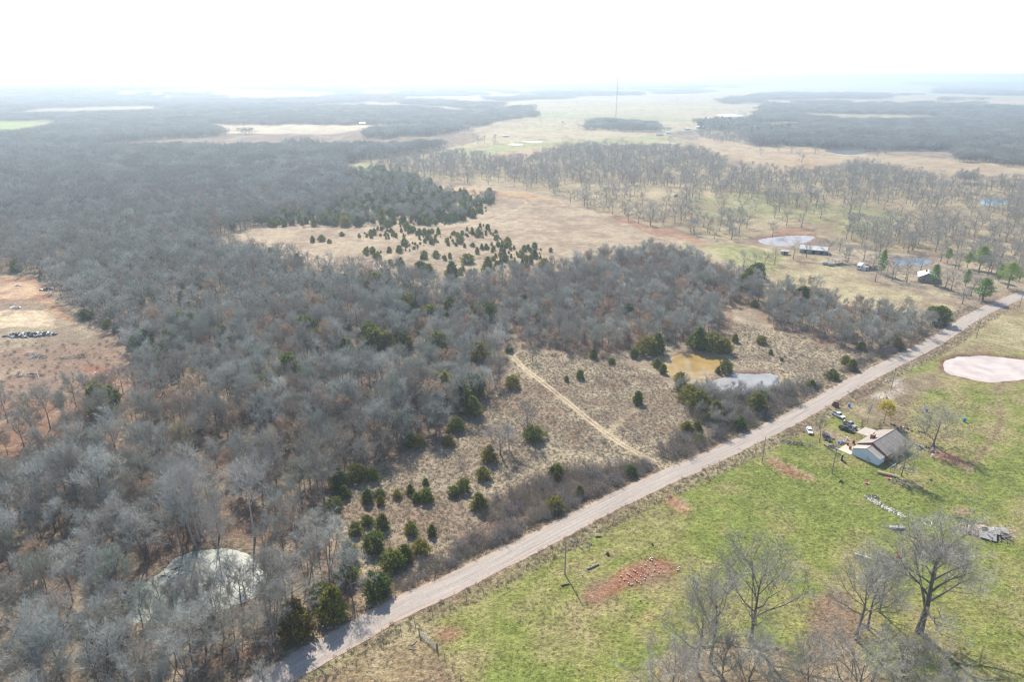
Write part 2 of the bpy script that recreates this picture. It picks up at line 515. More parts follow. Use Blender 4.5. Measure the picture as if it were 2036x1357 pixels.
M['cedar'] = ramp_mat('cedar', [(0.125, 0.165, 0.036), (0.215, 0.23, 0.04), (0.145, 0.18, 0.045), (0.27, 0.235, 0.045), (0.17, 0.20, 0.048), (0.11, 0.15, 0.045)], translucent=0.4, grain=0.5)
M['cedar_rusty'] = ramp_mat('cedar_rusty', [(0.20, 0.145, 0.04), (0.16, 0.14, 0.04)], translucent=0.3, grain=0.5)
M['pine'] = ramp_mat('pine', [(0.20, 0.31, 0.06), (0.15, 0.26, 0.07), (0.24, 0.33, 0.07)], translucent=0.4, grain=0.4)
M['brush'] = ramp_mat('brush', [(0.28, 0.24, 0.21), (0.34, 0.31, 0.28), (0.26, 0.205, 0.17), (0.31, 0.28, 0.26)])
M['tan_brush'] = ramp_mat('tan_brush', [(0.34, 0.28, 0.20), (0.30, 0.25, 0.19)])
M['dry_grass'] = ramp_mat('dry_grass', [(0.31, 0.265, 0.195), (0.38, 0.33, 0.25), (0.26, 0.22, 0.165), (0.34, 0.285, 0.215)], translucent=0.35)
M['green_grass'] = ramp_mat('green_grass', [(0.14, 0.19, 0.04), (0.20, 0.24, 0.06), (0.25, 0.24, 0.09), (0.13, 0.16, 0.05)], translucent=0.4)
M['stone'] = ramp_mat('stone', [(0.55, 0.52, 0.48), (0.70, 0.67, 0.62), (0.42, 0.39, 0.35)])
M['log'] = mat('log', (0.26, 0.23, 0.20), scale=4)
M['dark_log'] = mat('dark_log', (0.12, 0.10, 0.085), scale=4)
M['pole_wood'] = mat('pole_wood', (0.30, 0.27, 0.24), scale=3)
M['post_wood'] = mat('post_wood', (0.22, 0.19, 0.16), scale=3)
M['wire'] = mat('wire', (0.25, 0.24, 0.23), rough=0.5, metal=0.6)
M['roof_tan'] = mat('roof_tan', (0.40, 0.35, 0.31), var=0.12, scale=0.8)
M['roof_grey'] = mat('roof_grey', (0.31, 0.265, 0.235), var=0.15, scale=0.8)
M['trim'] = mat('trim', (0.75, 0.74, 0.72), var=0.08)
M['siding'] = mat('siding', (0.62, 0.70, 0.76), var=0.07, scale=0.6)
M['brick'] = mat('brick', (0.30, 0.10, 0.065), var=0.35, scale=5)
M['metal_roof'] = mat('metal_roof', (0.62, 0.60, 0.56), rough=0.45, metal=0.3, var=0.2, scale=0.5)
M['rust_roof'] = mat('rust_roof', (0.38, 0.29, 0.24), rough=0.7, var=0.35, scale=0.6)
M['barn_wall'] = mat('barn_wall', (0.24, 0.22, 0.20), var=0.3, scale=0.8)
M['dark'] = mat('dark', (0.03, 0.03, 0.03), var=0.2)
M['glass'] = mat('glass', (0.03, 0.04, 0.05), rough=0.08, spec=0.6, var=0.1)
M['concrete'] = mat('concrete', (0.52, 0.44, 0.35), var=0.15, scale=0.7)
M['white_paint'] = mat('white_paint', (0.78, 0.78, 0.78), rough=0.35, spec=0.5, var=0.05)
M['silver_paint'] = mat('silver_paint', (0.40, 0.41, 0.42), rough=0.35, spec=0.5, metal=0.3, var=0.08)
M['black_paint'] = mat('black_paint', (0.03, 0.035, 0.04), rough=0.3, spec=0.5, var=0.1)
M['tyre'] = mat('tyre', (0.025, 0.025, 0.025), var=0.2)
M['chrome'] = mat('chrome', (0.5, 0.5, 0.5), rough=0.3, metal=0.8, var=0.1)
M['blue_plastic'] = mat('blue_plastic', (0.04, 0.20, 0.50), rough=0.45, spec=0.4, var=0.1)
M['pink_plastic'] = mat('pink_plastic', (0.75, 0.06, 0.25), rough=0.5, var=0.1)
M['red_plastic'] = mat('red_plastic', (0.75, 0.04, 0.02), rough=0.5, var=0.1)
M['rust_metal'] = mat('rust_metal', (0.20, 0.09, 0.05), rough=0.8, var=0.3, scale=3)
M['white_plastic'] = mat('white_plastic', (0.75, 0.75, 0.73), rough=0.5, var=0.12)
M['hay'] = mat('hay', (0.48, 0.38, 0.22), var=0.25, scale=3)
M['grey_board'] = mat('grey_board', (0.34, 0.32, 0.30), var=0.25, scale=1.5)
M['tower_steel'] = mat('tower_steel', (0.22, 0.20, 0.20), rough=0.6, metal=0.3)


# ------------------------------------------------------------------ mesh building
class MB:
    def __init__(s):
        s.v = []
        s.f = []
        s.m = []

    def face(s, pts, mi=0):
        k = len(s.v)
        s.v.extend(tuple(p) for p in pts)
        s.f.append(tuple(range(k, k + len(pts))))
        s.m.append(mi)

    def twig(s, a, b, r, mi=0):
        """three-sided spike from a to b"""
        d = b - a
        n = d.cross(Vector((0.31, 0.17, 0.94)))
        if n.length < 1e-5:
            n = d.cross(Vector((1, 0, 0)))
        n.normalize()
        o = d.normalized().cross(n)
        k = len(s.v)
        s.v.append(tuple(a + n * r))
        s.v.append(tuple(a - n * (r * 0.5) + o * (r * 0.87)))
        s.v.append(tuple(a - n * (r * 0.5) - o * (r * 0.87)))
        s.v.append(tuple(b))
        s.f += [(k, k + 1, k + 3), (k + 1, k + 2, k + 3), (k + 2, k, k + 3)]
        s.m += [mi] * 3

    def tube(s, pts, rad, n=5, mi=0, cap=False):
        k = len(s.v)
        L = len(pts)
        for i, p in enumerate(pts):
            a = pts[max(0, i - 1)]
            b = pts[min(L - 1, i + 1)]
            d = (b - a).normalized()
            u = d.cross(Vector((0.05, 1, 0.1)))
            if u.length < 1e-3:
                u = d.cross(Vector((1, 0, 0)))
            u.normalize()
            w = d.cross(u)
            for j in range(n):
                t = 2 * math.pi * j / n
                s.v.append(tuple(p + (u * math.cos(t) + w * math.sin(t)) * rad[i]))
        for i in range(L - 1):
            for j in range(n):
                a = k + i * n + j
                b = k + i * n + (j + 1) % n
                s.f.append((a, b, b + n, a + n))
                s.m.append(mi)
        if cap:
            s.f.append(tuple(k + j for j in range(n))[::-1])
            s.m.append(mi)
            s.f.append(tuple(k + (L - 1) * n + j for j in range(n)))
            s.m.append(mi)

    def box(s, c, d, mi=0, rz=0.0, mtx=None, taper=1.0):
        k = len(s.v)
        for sz in (-1, 1):
            q = taper if sz > 0 else 1.0
            for sx, sy in ((-1, -1), (1, -1), (1, 1), (-1, 1)):
                p = Vector((sx * d[0] / 2 * q, sy * d[1] / 2 * q, sz * d[2] / 2))
                if mtx is not None:
                    p = mtx @ p
                if rz:
                    p = Matrix.Rotation(rz, 3, 'Z') @ p
                s.v.append(tuple(p + Vector(c)))
        for f in ((3, 2, 1, 0), (4, 5, 6, 7), (0, 1, 5, 4), (1, 2, 6, 5), (2, 3, 7, 6), (3, 0, 4, 7)):
            s.f.append(tuple(k + i for i in f))
            s.m.append(mi)

    def prism(s, prof, y0, y1, mi=0, inset=None):
        """profile in x-z swept along y"""
        k = len(s.v)
        n = len(prof)
        for yy in (y0, y1):
            for (x, z) in prof:
                s.v.append((x, yy, z))
        s.f.append(tuple(range(k, k + n)))
        s.m.append(mi)
        s.f.append(tuple(range(k + n, k + 2 * n))[::-1])
        s.m.append(mi)
        for i in range(n):
            j = (i + 1) % n
            s.f.append((k + i, k + n + i, k + n + j, k + j))
            s.m.append(mi)

    def merge(s, o, off=0):
        k = len(s.v)
        s.v += o.v
        s.f += [tuple(i + k for i in f) for f in o.f]
        s.m += [i + off for i in o.m]
        return s

    def mesh(s, name, mats, smooth=False):
        me = bpy.data.meshes.new(name)
        me.from_pydata(s.v, [], s.f)
        for m_ in mats:
            me.materials.append(m_)
        if len(mats) > 1:
            me.polygons.foreach_set('material_index', s.m)
        if smooth:
            me.polygons.foreach_set('use_smooth', [True] * len(s.f))
        me.update()
        return me

    def build(s, name, mats, parent=None, smooth=False):
        if not isinstance(mats, (list, tuple)):
            mats = [mats]
        o = bpy.data.objects.new(name, s.mesh(name, mats, smooth))
        col.objects.link(o)
        if parent is not None:
            o.parent = parent
        return o


def tag(o, label, cat=None, group=None, kind=None):
    o['label'] = label
    if cat:
        o['category'] = cat
    if group:
        o['group'] = group
    if kind:
        o['kind'] = kind
    return o


def empty(name, loc, rz=0.0, scale=None):
    o = bpy.data.objects.new(name, None)
    o.empty_display_size = 0.5
    o.location = loc
    o.rotation_euler = (0, 0, rz)
    if scale is not None:
        o.scale = scale
    col.objects.link(o)
    return o


def link_mesh(name, me, parent=None):
    o = bpy.data.objects.new(name, me)
    col.objects.link(o)
    if parent is not None:
        o.parent = parent
    return o


# ------------------------------------------------------------------ ground sheet
def axis(lo, hi, step, limit, growth):
    a = list(np.arange(lo, hi + 1e-6, step))
    s = step
    up = []
    x = a[-1]
    while x < limit:
        s *= growth
        x += s
        up.append(x)
    return a, up


def open_gap(x, y, d):
    """irregular openings in the far woods"""
    px, py = proj(x, np.maximum(y, 1.0))
    a = (fbm(x / 700, y / 420, 3, 4) > 0.60) & (d > 2400)
    b = (fbm(x / 420, y / 620, 13, 4) > np.where(px > 1400, 0.47, 0.58)) & (d > 1150) & (px > 200) & (py < 300)
    return a | b


def build_ground():
    ax, up = axis(-215, 215, 1.5, 21000, 1.016)
    xs = np.array([-v for v in reversed(up)] + ax + up)
    ay, up = axis(60, 430, 1.5, 42000, 1.0145)
    dn = [60 - 1.5 * 1.25 ** i * 3 for i in range(1, 22)]
    ys = np.array(sorted(dn) + ay + up)
    X, Y = np.meshgrid(xs, ys)
    nx, ny = len(xs), len(ys)
    x = X.ravel()
    y = Y.ravel()
    z = gz(x, y)
    d = np.hypot(x, y)
    # land cover
    c = np.empty((len(x), 3))
    c[:] = np.array((0.155, 0.13, 0.105))
    c[open_gap(x, y, d)] = (0.33, 0.285, 0.185)
    near = (d < 520)
    c[near] = DRY
    wscale = np.clip(d / 170, 0.7, 8)
    wx = (fbm(x / (9 * wscale), y / (9 * wscale), 21, 3) - 0.5) * 7.0 * wscale
    wy = (fbm(x / (9 * wscale), y / (9 * wscale), 31, 3) - 0.5) * 7.0 * wscale
    for colr, poly, warp in COVER:
        m = inpoly(poly, x + wx * warp, y + wy * warp)
        c[m] = colr
    # soften the joins between covers near by
    for _ in range(1):
        c3 = c.reshape(ny, nx, 3)
        cc = c3.copy()
        cc[1:-1, 1:-1] = (c3[1:-1, 1:-1] * 2 + c3[:-2, 1:-1] + c3[2:, 1:-1] + c3[1:-1, :-2] + c3[1:-1, 2:]) / 6
        c = cc.reshape(-1, 3)
    # wear: red soil along the road, banks, tracks
    m = (np.abs(x) < 600) & (y < 700)
    rd = np.full(x.shape, 1e9)
    rd[m] = road_dist(x[m], y[m])
    w = (1 - sstep(3.2, 4.6, rd + 1.6 * (fbm(x / 6, y / 6, 41, 3) - 0.5)))[:, None] * 0.8
    c = c * (1 - w) + np.array((0.335, 0.235, 0.16)) * w
    w = (sstep(3.4, 4.4, rd) * (1 - sstep(6.5, 9.5, rd)))[:, None] * 0.55
    c = c * (1 - w) + np.array((0.27, 0.205, 0.13)) * w
    for k, p in PG.items():
        lo = p.min(0) - 12
        hi = p.max(0) + 12
        m = (x > lo[0]) & (x < hi[0]) & (y > lo[1]) & (y < hi[1])
        if not m.any():
            continue
        dd = segdist(p, x[m], y[m], True)
        dd = np.where(inpoly(p, x[m], y[m]), -dd, dd)
        wdt = {'A': 2.0, 'B': 3.0, 'C': 3.0, 'D': 4.5, 'E': 5.0}.get(k, 2.5)
        w = (1 - sstep(0.4, wdt, dd + 2.0 * (fbm(x[m] / 5, y[m] / 5, 51, 3) - 0.5)))[:, None] * 0.9
        bank = np.array((0.10, 0.085, 0.07) if k == 'A' else (0.25, 0.115, 0.07))
        c[m] = c[m] * (1 - w) + bank * w
    for pts, half, gauge, tc in TR:
        lo = pts.min(0) - 8
        hi = pts.max(0) + 8
        m = (x > lo[0]) & (x < hi[0]) & (y > lo[1]) & (y < hi[1])
        if not m.any():
            continue
        dd = segdist(pts, x[m], y[m])
        w = (1 - sstep(half * 0.7, half * 1.5 + 0.6, dd))[:, None] * 0.75
        tcc = np.array(tc) if not gauge else np.array(tc) * 0.72 + np.array((0.20, 0.22, 0.08)) * 0.28
        c[m] = c[m] * (1 - w) + tcc * w
    # mottling of the plants and soil themselves
    n1 = fbm(x / 26, y / 26, 61, 4)
    n2 = fbm(x / 7, y / 7, 71, 4)
    n3 = fbm(x / 190, y / 120, 81, 4)
    green = ((c[:, 1] > c[:, 0] * 0.93) & (d < 420))[:, None]
    k1 = ((n1 - 0.5) * 1.1 + (n2 - 0.5) * 1.3)[:, None]
    tint = np.where(green, np.array((0.30, 0.235, 0.13)), np.array((0.22, 0.15, 0.105)))
    w = np.clip(k1 * 1.5 + 0.14, 0, 0.75)
    c = c * (1 - w) + tint * w
    w = np.clip(-k1 * 1.8, 0, 0.5)
    tint2 = np.where(green, np.array((0.135, 0.18, 0.042)), np.array((0.40, 0.32, 0.21)))
    c = c * (1 - w) + tint2 * w
    c *= (0.82 + 0.36 * n3)[:, None]
    # mesh
    me = bpy.data.meshes.new('ground')
    me.vertices.add(len(x))
    me.vertices.foreach_set('co', np.stack([x, y, z], 1).astype(np.float32).ravel())
    i = np.arange(nx - 1)[None, :] + nx * np.arange(ny - 1)[:, None]
    q = np.stack([i, i + 1, i + nx + 1, i + nx], -1).reshape(-1, 4)
    nf = len(q)
    me.loops.add(nf * 4)
    me.loops.foreach_set('vertex_index', q.ravel().astype(np.int32))
    me.polygons.add(nf)
    me.polygons.foreach_set('loop_start', (np.arange(nf) * 4).astype(np.int32))
    me.polygons.foreach_set('use_smooth', np.ones(nf, bool))
    at = me.attributes.new('cover', 'FLOAT_COLOR', 'POINT')
    at.data.foreach_set('color', np.concatenate([np.clip(c, 0.01, 0.9), np.ones((len(x), 1))], 1).astype(np.float32).ravel())
    me.update()
    me.validate()
    m_, nt, b = newmat('ground_cover')
    b.inputs['Specular IOR Level'].default_value = 0.08
    b.inputs['Roughness'].default_value = 1.0
    a = N(nt, 'ShaderNodeAttribute')
    a.attribute_name = 'cover'
    tc = N(nt, 'ShaderNodeTexCoord')
    outs = []
    for s, det, lo, hi in ((0.22, 4, 0.75, 1.25), (0.9, 5, 0.6, 1.4), (3.2, 3, 0.62, 1.38)):
        no = N(nt, 'ShaderNodeTexNoise')
        no.inputs['Scale'].default_value = s
        no.inputs['Detail'].default_value = det
        no.inputs['Roughness'].default_value = 0.6
        nt.links.new(tc.outputs['Object'], no.inputs['Vector'])
        mr = N(nt, 'ShaderNodeMapRange')
        mr.inputs[1].default_value = 0.28
        mr.inputs[2].default_value = 0.72
        mr.inputs[3].default_value = lo
        mr.inputs[4].default_value = hi
        nt.links.new(no.outputs['Fac'], mr.inputs[0])
        outs.append((no, mr))
    cur = a.outputs['Color']
    for no, mr in outs:
        mx = N(nt, 'ShaderNodeMix', data_type='RGBA', blend_type='MULTIPLY')
        mx.inputs[0].default_value = 1.0
        nt.links.new(cur, mx.inputs[6])
        nt.links.new(mr.outputs[0], mx.inputs[7])
        cur = mx.outputs[2]
    nt.links.new(cur, b.inputs['Base Color'])
    ad = N(nt, 'ShaderNodeMath', operation='ADD')
    nt.links.new(outs[1][0].outputs['Fac'], ad.inputs[0])
    m2 = N(nt, 'ShaderNodeMath', operation='MULTIPLY')
    m2.inputs[1].default_value = 0.45
    nt.links.new(outs[2][0].outputs['Fac'], m2.inputs[0])
    nt.links.new(m2.outputs[0], ad.inputs[1])
    bp = N(nt, 'ShaderNodeBump')
    bp.inputs['Strength'].default_value = 0.8
    bp.inputs['Distance'].default_value = 0.8
    nt.links.new(ad.outputs[0], bp.inputs['Height'])
    nt.links.new(bp.outputs[0], b.inputs['Normal'])
    me.materials.append(m_)
    o = bpy.data.objects.new('ground', me)
    col.objects.link(o)
    tag(o, 'rolling ground of dry grass, green pasture and leaf litter', kind='structure')


build_ground()


def strip(name, pts, halfs, zoff, material, label, flatz=None, uvscale=1.0):
    """a ribbon laid on the ground; uv = (across, metres along)"""
    n = len(pts)
    tang = np.gradient(pts, axis=0)
    tang /= np.linalg.norm(tang, axis=1)[:, None]
    nor = np.stack([-tang[:, 1], tang[:, 0]], 1)
    run = np.concatenate([[0], np.cumsum(np.linalg.norm(np.diff(pts, axis=0), axis=1))])
    cols = 7
    V = []
    UV = []
    for i in range(n):
        for k in range(cols):
            t = -1 + 2 * k / (cols - 1)
            wob = halfs * t
            if abs(t) == 1:
                wob = t * (halfs + 0.5 * (vnoise(run[i] / 3.1, t * 7, 5) - 0.5) + 0.35 * (vnoise(run[i] / 0.9, t * 9, 8) - 0.5))
            p = pts[i] + nor[i] * wob
            V.append((p[0], p[1]))
            UV.append((t, run[i]))
    V = np.array(V)
    z = gz(V[:, 0], V[:, 1]) if flatz is None else np.full(len(V), flatz)
    t_ = np.array(UV)[:, 0]
    z = z + zoff + (0.05 * (1 - t_ ** 2) if flatz is not None else 0)
    F = []
    for i in range(n - 1):
        for k in range(cols - 1):
            a = i * cols + k
            F.append((a + cols, a + cols + 1, a + 1, a))
    me = bpy.data.meshes.new(name)
    me.from_pydata([(a, b_, c_) for (a, b_), c_ in zip(V, z)], [], F)
    uv = me.uv_layers.new(name='UVMap')
    li = np.empty(len(me.loops), np.int32)
    me.loops.foreach_get('vertex_index', li)
    uv.data.foreach_set('uv', np.array(UV)[li].astype(np.float32).ravel())
    me.materials.append(material)
    me.update()
    o = bpy.data.objects.new(name, me)
    col.objects.link(o)
    tag(o, label, kind='structure')
    return o


def road_material():
    m, nt, b = newmat('road_chipseal')
    uv = N(nt, 'ShaderNodeUVMap')
    sx = N(nt, 'ShaderNodeSeparateXYZ')
    nt.links.new(uv.outputs[0], sx.inputs[0])
    # streaks drawn out along the wheel lanes
    cx = N(nt, 'ShaderNodeCombineXYZ')
    mu = N(nt, 'ShaderNodeMath', operation='MULTIPLY')
    mu.inputs[1].default_value = 4.0
    nt.links.new(sx.outputs[0], mu.inputs[0])
    mv = N(nt, 'ShaderNodeMath', operation='MULTIPLY')
    mv.inputs[1].default_value = 0.035
    nt.links.new(sx.outputs[1], mv.inputs[0])
    nt.links.new(mu.outputs[0], cx.inputs[0])
    nt.links.new(mv.outputs[0], cx.inputs[1])
    n1 = N(nt, 'ShaderNodeTexNoise')
    n1.inputs['Scale'].default_value = 1.6
    n1.inputs['Detail'].default_value = 5
    nt.links.new(cx.outputs[0], n1.inputs['Vector'])
    r1 = N(nt, 'ShaderNodeValToRGB')
    r1.color_ramp.elements[0].position = 0.3
    r1.color_ramp.elements[1].position = 0.72
    r1.color_ramp.elements[0].color = (0.255, 0.22, 0.195, 1)
    r1.color_ramp.elements[1].color = (0.40, 0.34, 0.29, 1)
    nt.links.new(n1.outputs['Fac'], r1.inputs['Fac'])
    # red dust drifted towards the edges
    ab = N(nt, 'ShaderNodeMath', operation='ABSOLUTE')
    nt.links.new(sx.outputs[0], ab.inputs[0])
    n2 = N(nt, 'ShaderNodeTexNoise')
    n2.inputs['Scale'].default_value = 0.25
    n2.inputs['Detail'].default_value = 6
    tc = N(nt, 'ShaderNodeTexCoord')
    nt.links.new(tc.outputs['Object'], n2.inputs['Vector'])
    sm = N(nt, 'ShaderNodeMath', operation='MULTIPLY_ADD')
    sm.inputs[1].default_value = 0.7
    nt.links.new(n2.outputs['Fac'], sm.inputs[0])
    nt.links.new(ab.outputs[0], sm.inputs[2])
    mr = N(nt, 'ShaderNodeMapRange')
    mr.inputs[1].default_value = 1.0
    mr.inputs[2].default_value = 1.6
    nt.links.new(sm.outputs[0], mr.inputs[0])
    mx = N(nt, 'ShaderNodeMix', data_type='RGBA')
    nt.links.new(mr.outputs[0], mx.inputs[0])
    nt.links.new(r1.outputs[0], mx.inputs[6])
    mx.inputs[7].default_value = (0.40, 0.27, 0.19, 1)
    n3 = N(nt, 'ShaderNodeTexNoise')
    n3.inputs['Scale'].default_value = 2.2
    n3.inputs['Detail'].default_value = 6
    nt.links.new(tc.outputs['Object'], n3.inputs['Vector'])
    m3 = N(nt, 'ShaderNodeMapRange')
    m3.inputs[1].default_value = 0.3
    m3.inputs[2].default_value = 0.7
    m3.inputs[3].default_value = 0.86
    m3.inputs[4].default_value = 1.12
    nt.links.new(n3.outputs['Fac'], m3.inputs[0])
    m4 = N(nt, 'ShaderNodeMix', data_type='RGBA', blend_type='MULTIPLY')
    m4.inputs[0].default_value = 1
    nt.links.new(mx.outputs[2], m4.inputs[6])
    nt.links.new(m3.outputs[0], m4.inputs[7])
    nt.links.new(m4.outputs[2], b.inputs['Base Color'])
    b.inputs['Roughness'].default_value = 0.8
    b.inputs['Specular IOR Level'].default_value = 0.25
    return m


M['road'] = road_material()
fine = []
for i in range(len(ROAD) - 1):
    L = np.linalg.norm(ROAD[i + 1] - ROAD[i])
    k = max(1, int(L / 1.2))
    for j in range(k):
        fine.append(ROAD[i] + (ROAD[i + 1] - ROAD[i]) * j / k)
fine.append(ROAD[-1])
strip('road', np.array(fine), ROAD_HALF, 0.045, M['road'], 'pinkish grey chip seal county road', flatz=0.1)


def densify(pts, s=1.0):
    out = []
    for i in range(len(pts) - 1):
        L = np.linalg.norm(pts[i + 1] - pts[i])
        k = max(1, int(L / s))
        for j in range(k):
            out.append(pts[i] + (pts[i + 1] - pts[i]) * j / k)
    out.append(pts[-1])
    return np.array(out)


M['rut'] = mat('rut', (0.47, 0.36, 0.25), var=0.25, scale=0.6)
for ti, (pts, half, gauge, tc_) in enumerate(TR[:3]):
    p = densify(pts)
    tang = np.gradient(p, axis=0)
    tang /= np.linalg.norm(tang, axis=1)[:, None] + 1e-9
    nor = np.stack([-tang[:, 1], tang[:, 0]], 1)
    for s in (-1, 1):
        strip('track', p + nor * s * gauge / 2, 0.28, 0.05, M['rut'],
              ['worn wheel rut across the dry meadow beside the road', 'worn wheel rut of the trail curving along the wood edge', 'worn wheel rut climbing past the scattered cedars'][ti])


# ------------------------------------------------------------------ ponds
def water(name, k, base, rough, label, bump=0.02):
    p = PG[k]
    lev = PLEV[k] - 0.5
    me = bpy.data.meshes.new(name)
    c = p.mean(0)
    q = c + (p - c) * 1.06
    me.from_pydata([(a, b_, lev) for a, b_ in q], [], [tuple(range(len(q)))])
    m, nt, b = newmat('water_' + k)
    b.inputs['Roughness'].default_value = rough
    b.inputs['IOR'].default_value = 1.33
    b.inputs['Specular IOR Level'].default_value = 0.5
    tc = N(nt, 'ShaderNodeTexCoord')
    n1 = N(nt, 'ShaderNodeTexNoise')
    n1.inputs['Scale'].default_value = 0.18
    n1.inputs['Detail'].default_value = 4
    nt.links.new(tc.outputs['Object'], n1.inputs['Vector'])
    rp = N(nt, 'ShaderNodeValToRGB')
    rp.color_ramp.elements[0].position = 0.35
    rp.color_ramp.elements[1].position = 0.65
    rp.color_ramp.elements[0].color = tuple(v * 0.82 for v in base) + (1,)
    rp.color_ramp.elements[1].color = tuple(min(1, v * 1.1) for v in base) + (1,)
    nt.links.new(n1.outputs['Fac'], rp.inputs['Fac'])
    nt.links.new(rp.outputs[0], b.inputs['Base Color'])
    n2 = N(nt, 'ShaderNodeTexNoise')
    n2.inputs['Scale'].default_value = 1.6
    n2.inputs['Detail'].default_value = 3
    nt.links.new(tc.outputs['Object'], n2.inputs['Vector'])
    bp = N(nt, 'ShaderNodeBump')
    bp.inputs['Strength'].default_value = 0.35
    bp.inputs['Distance'].default_value = bump
    nt.links.new(n2.outputs['Fac'], bp.inputs['Height'])
    nt.links.new(bp.outputs[0], b.inputs['Normal'])
    me.materials.append(m)
    o = bpy.data.objects.new(name, me)
    col.objects.link(o)
    tag(o, label, kind='structure')


water('pond_water', 'A', (0.30, 0.31, 0.265), 0.2, 'milky pale pond with trunks standing in it inside the wood')
water('pond_water', 'B', (0.33, 0.225, 0.085), 0.04, 'ochre brown pond backed by cedars')
water('pond_water', 'C', (0.30, 0.29, 0.275), 0.1, 'pale grey pond between ochre pond and roadside brush')
water('pond_water', 'D', (0.52, 0.42, 0.36), 0.15, 'milky pink stock pond in the pasture beside the road')
water('pond_water', 'E', (0.30, 0.235, 0.20), 0.08, 'pinkish pond behind the long barn')
water('pond_water', 'F', (0.16, 0.17, 0.18), 0.06, 'small blue grey pond behind the farm house')
water('pond_water', 'G', (0.20, 0.23, 0.27), 0.06, 'narrow blue pond behind pasture oaks')
water('pond_water', 'H', (0.20, 0.28, 0.31), 0.06, 'turquoise pond below the dense oak grove')
water('pond_water', 'I', (0.6, 0.58, 0.55), 0.2, 'far pale pond near the hedgerow homesteads')
water('pond_water', 'J', (0.7, 0.66, 0.60), 0.2, 'far white pond in the prairie beside a second one')
water('pond_water', 'K', (0.7, 0.66, 0.60), 0.2, 'small far white pond in the prairie')
water('pond_water', 'L', (0.62, 0.62, 0.60), 0.2, 'long far pale pond below the white sheds')


# ------------------------------------------------------------------ trees: prototypes
def rvec(r):
    while True:
        v = Vector((r.uniform(-1, 1), r.uniform(-1, 1), r.uniform(-1, 1)))
        if 0.05 < v.length < 1:
            return v.normalized()


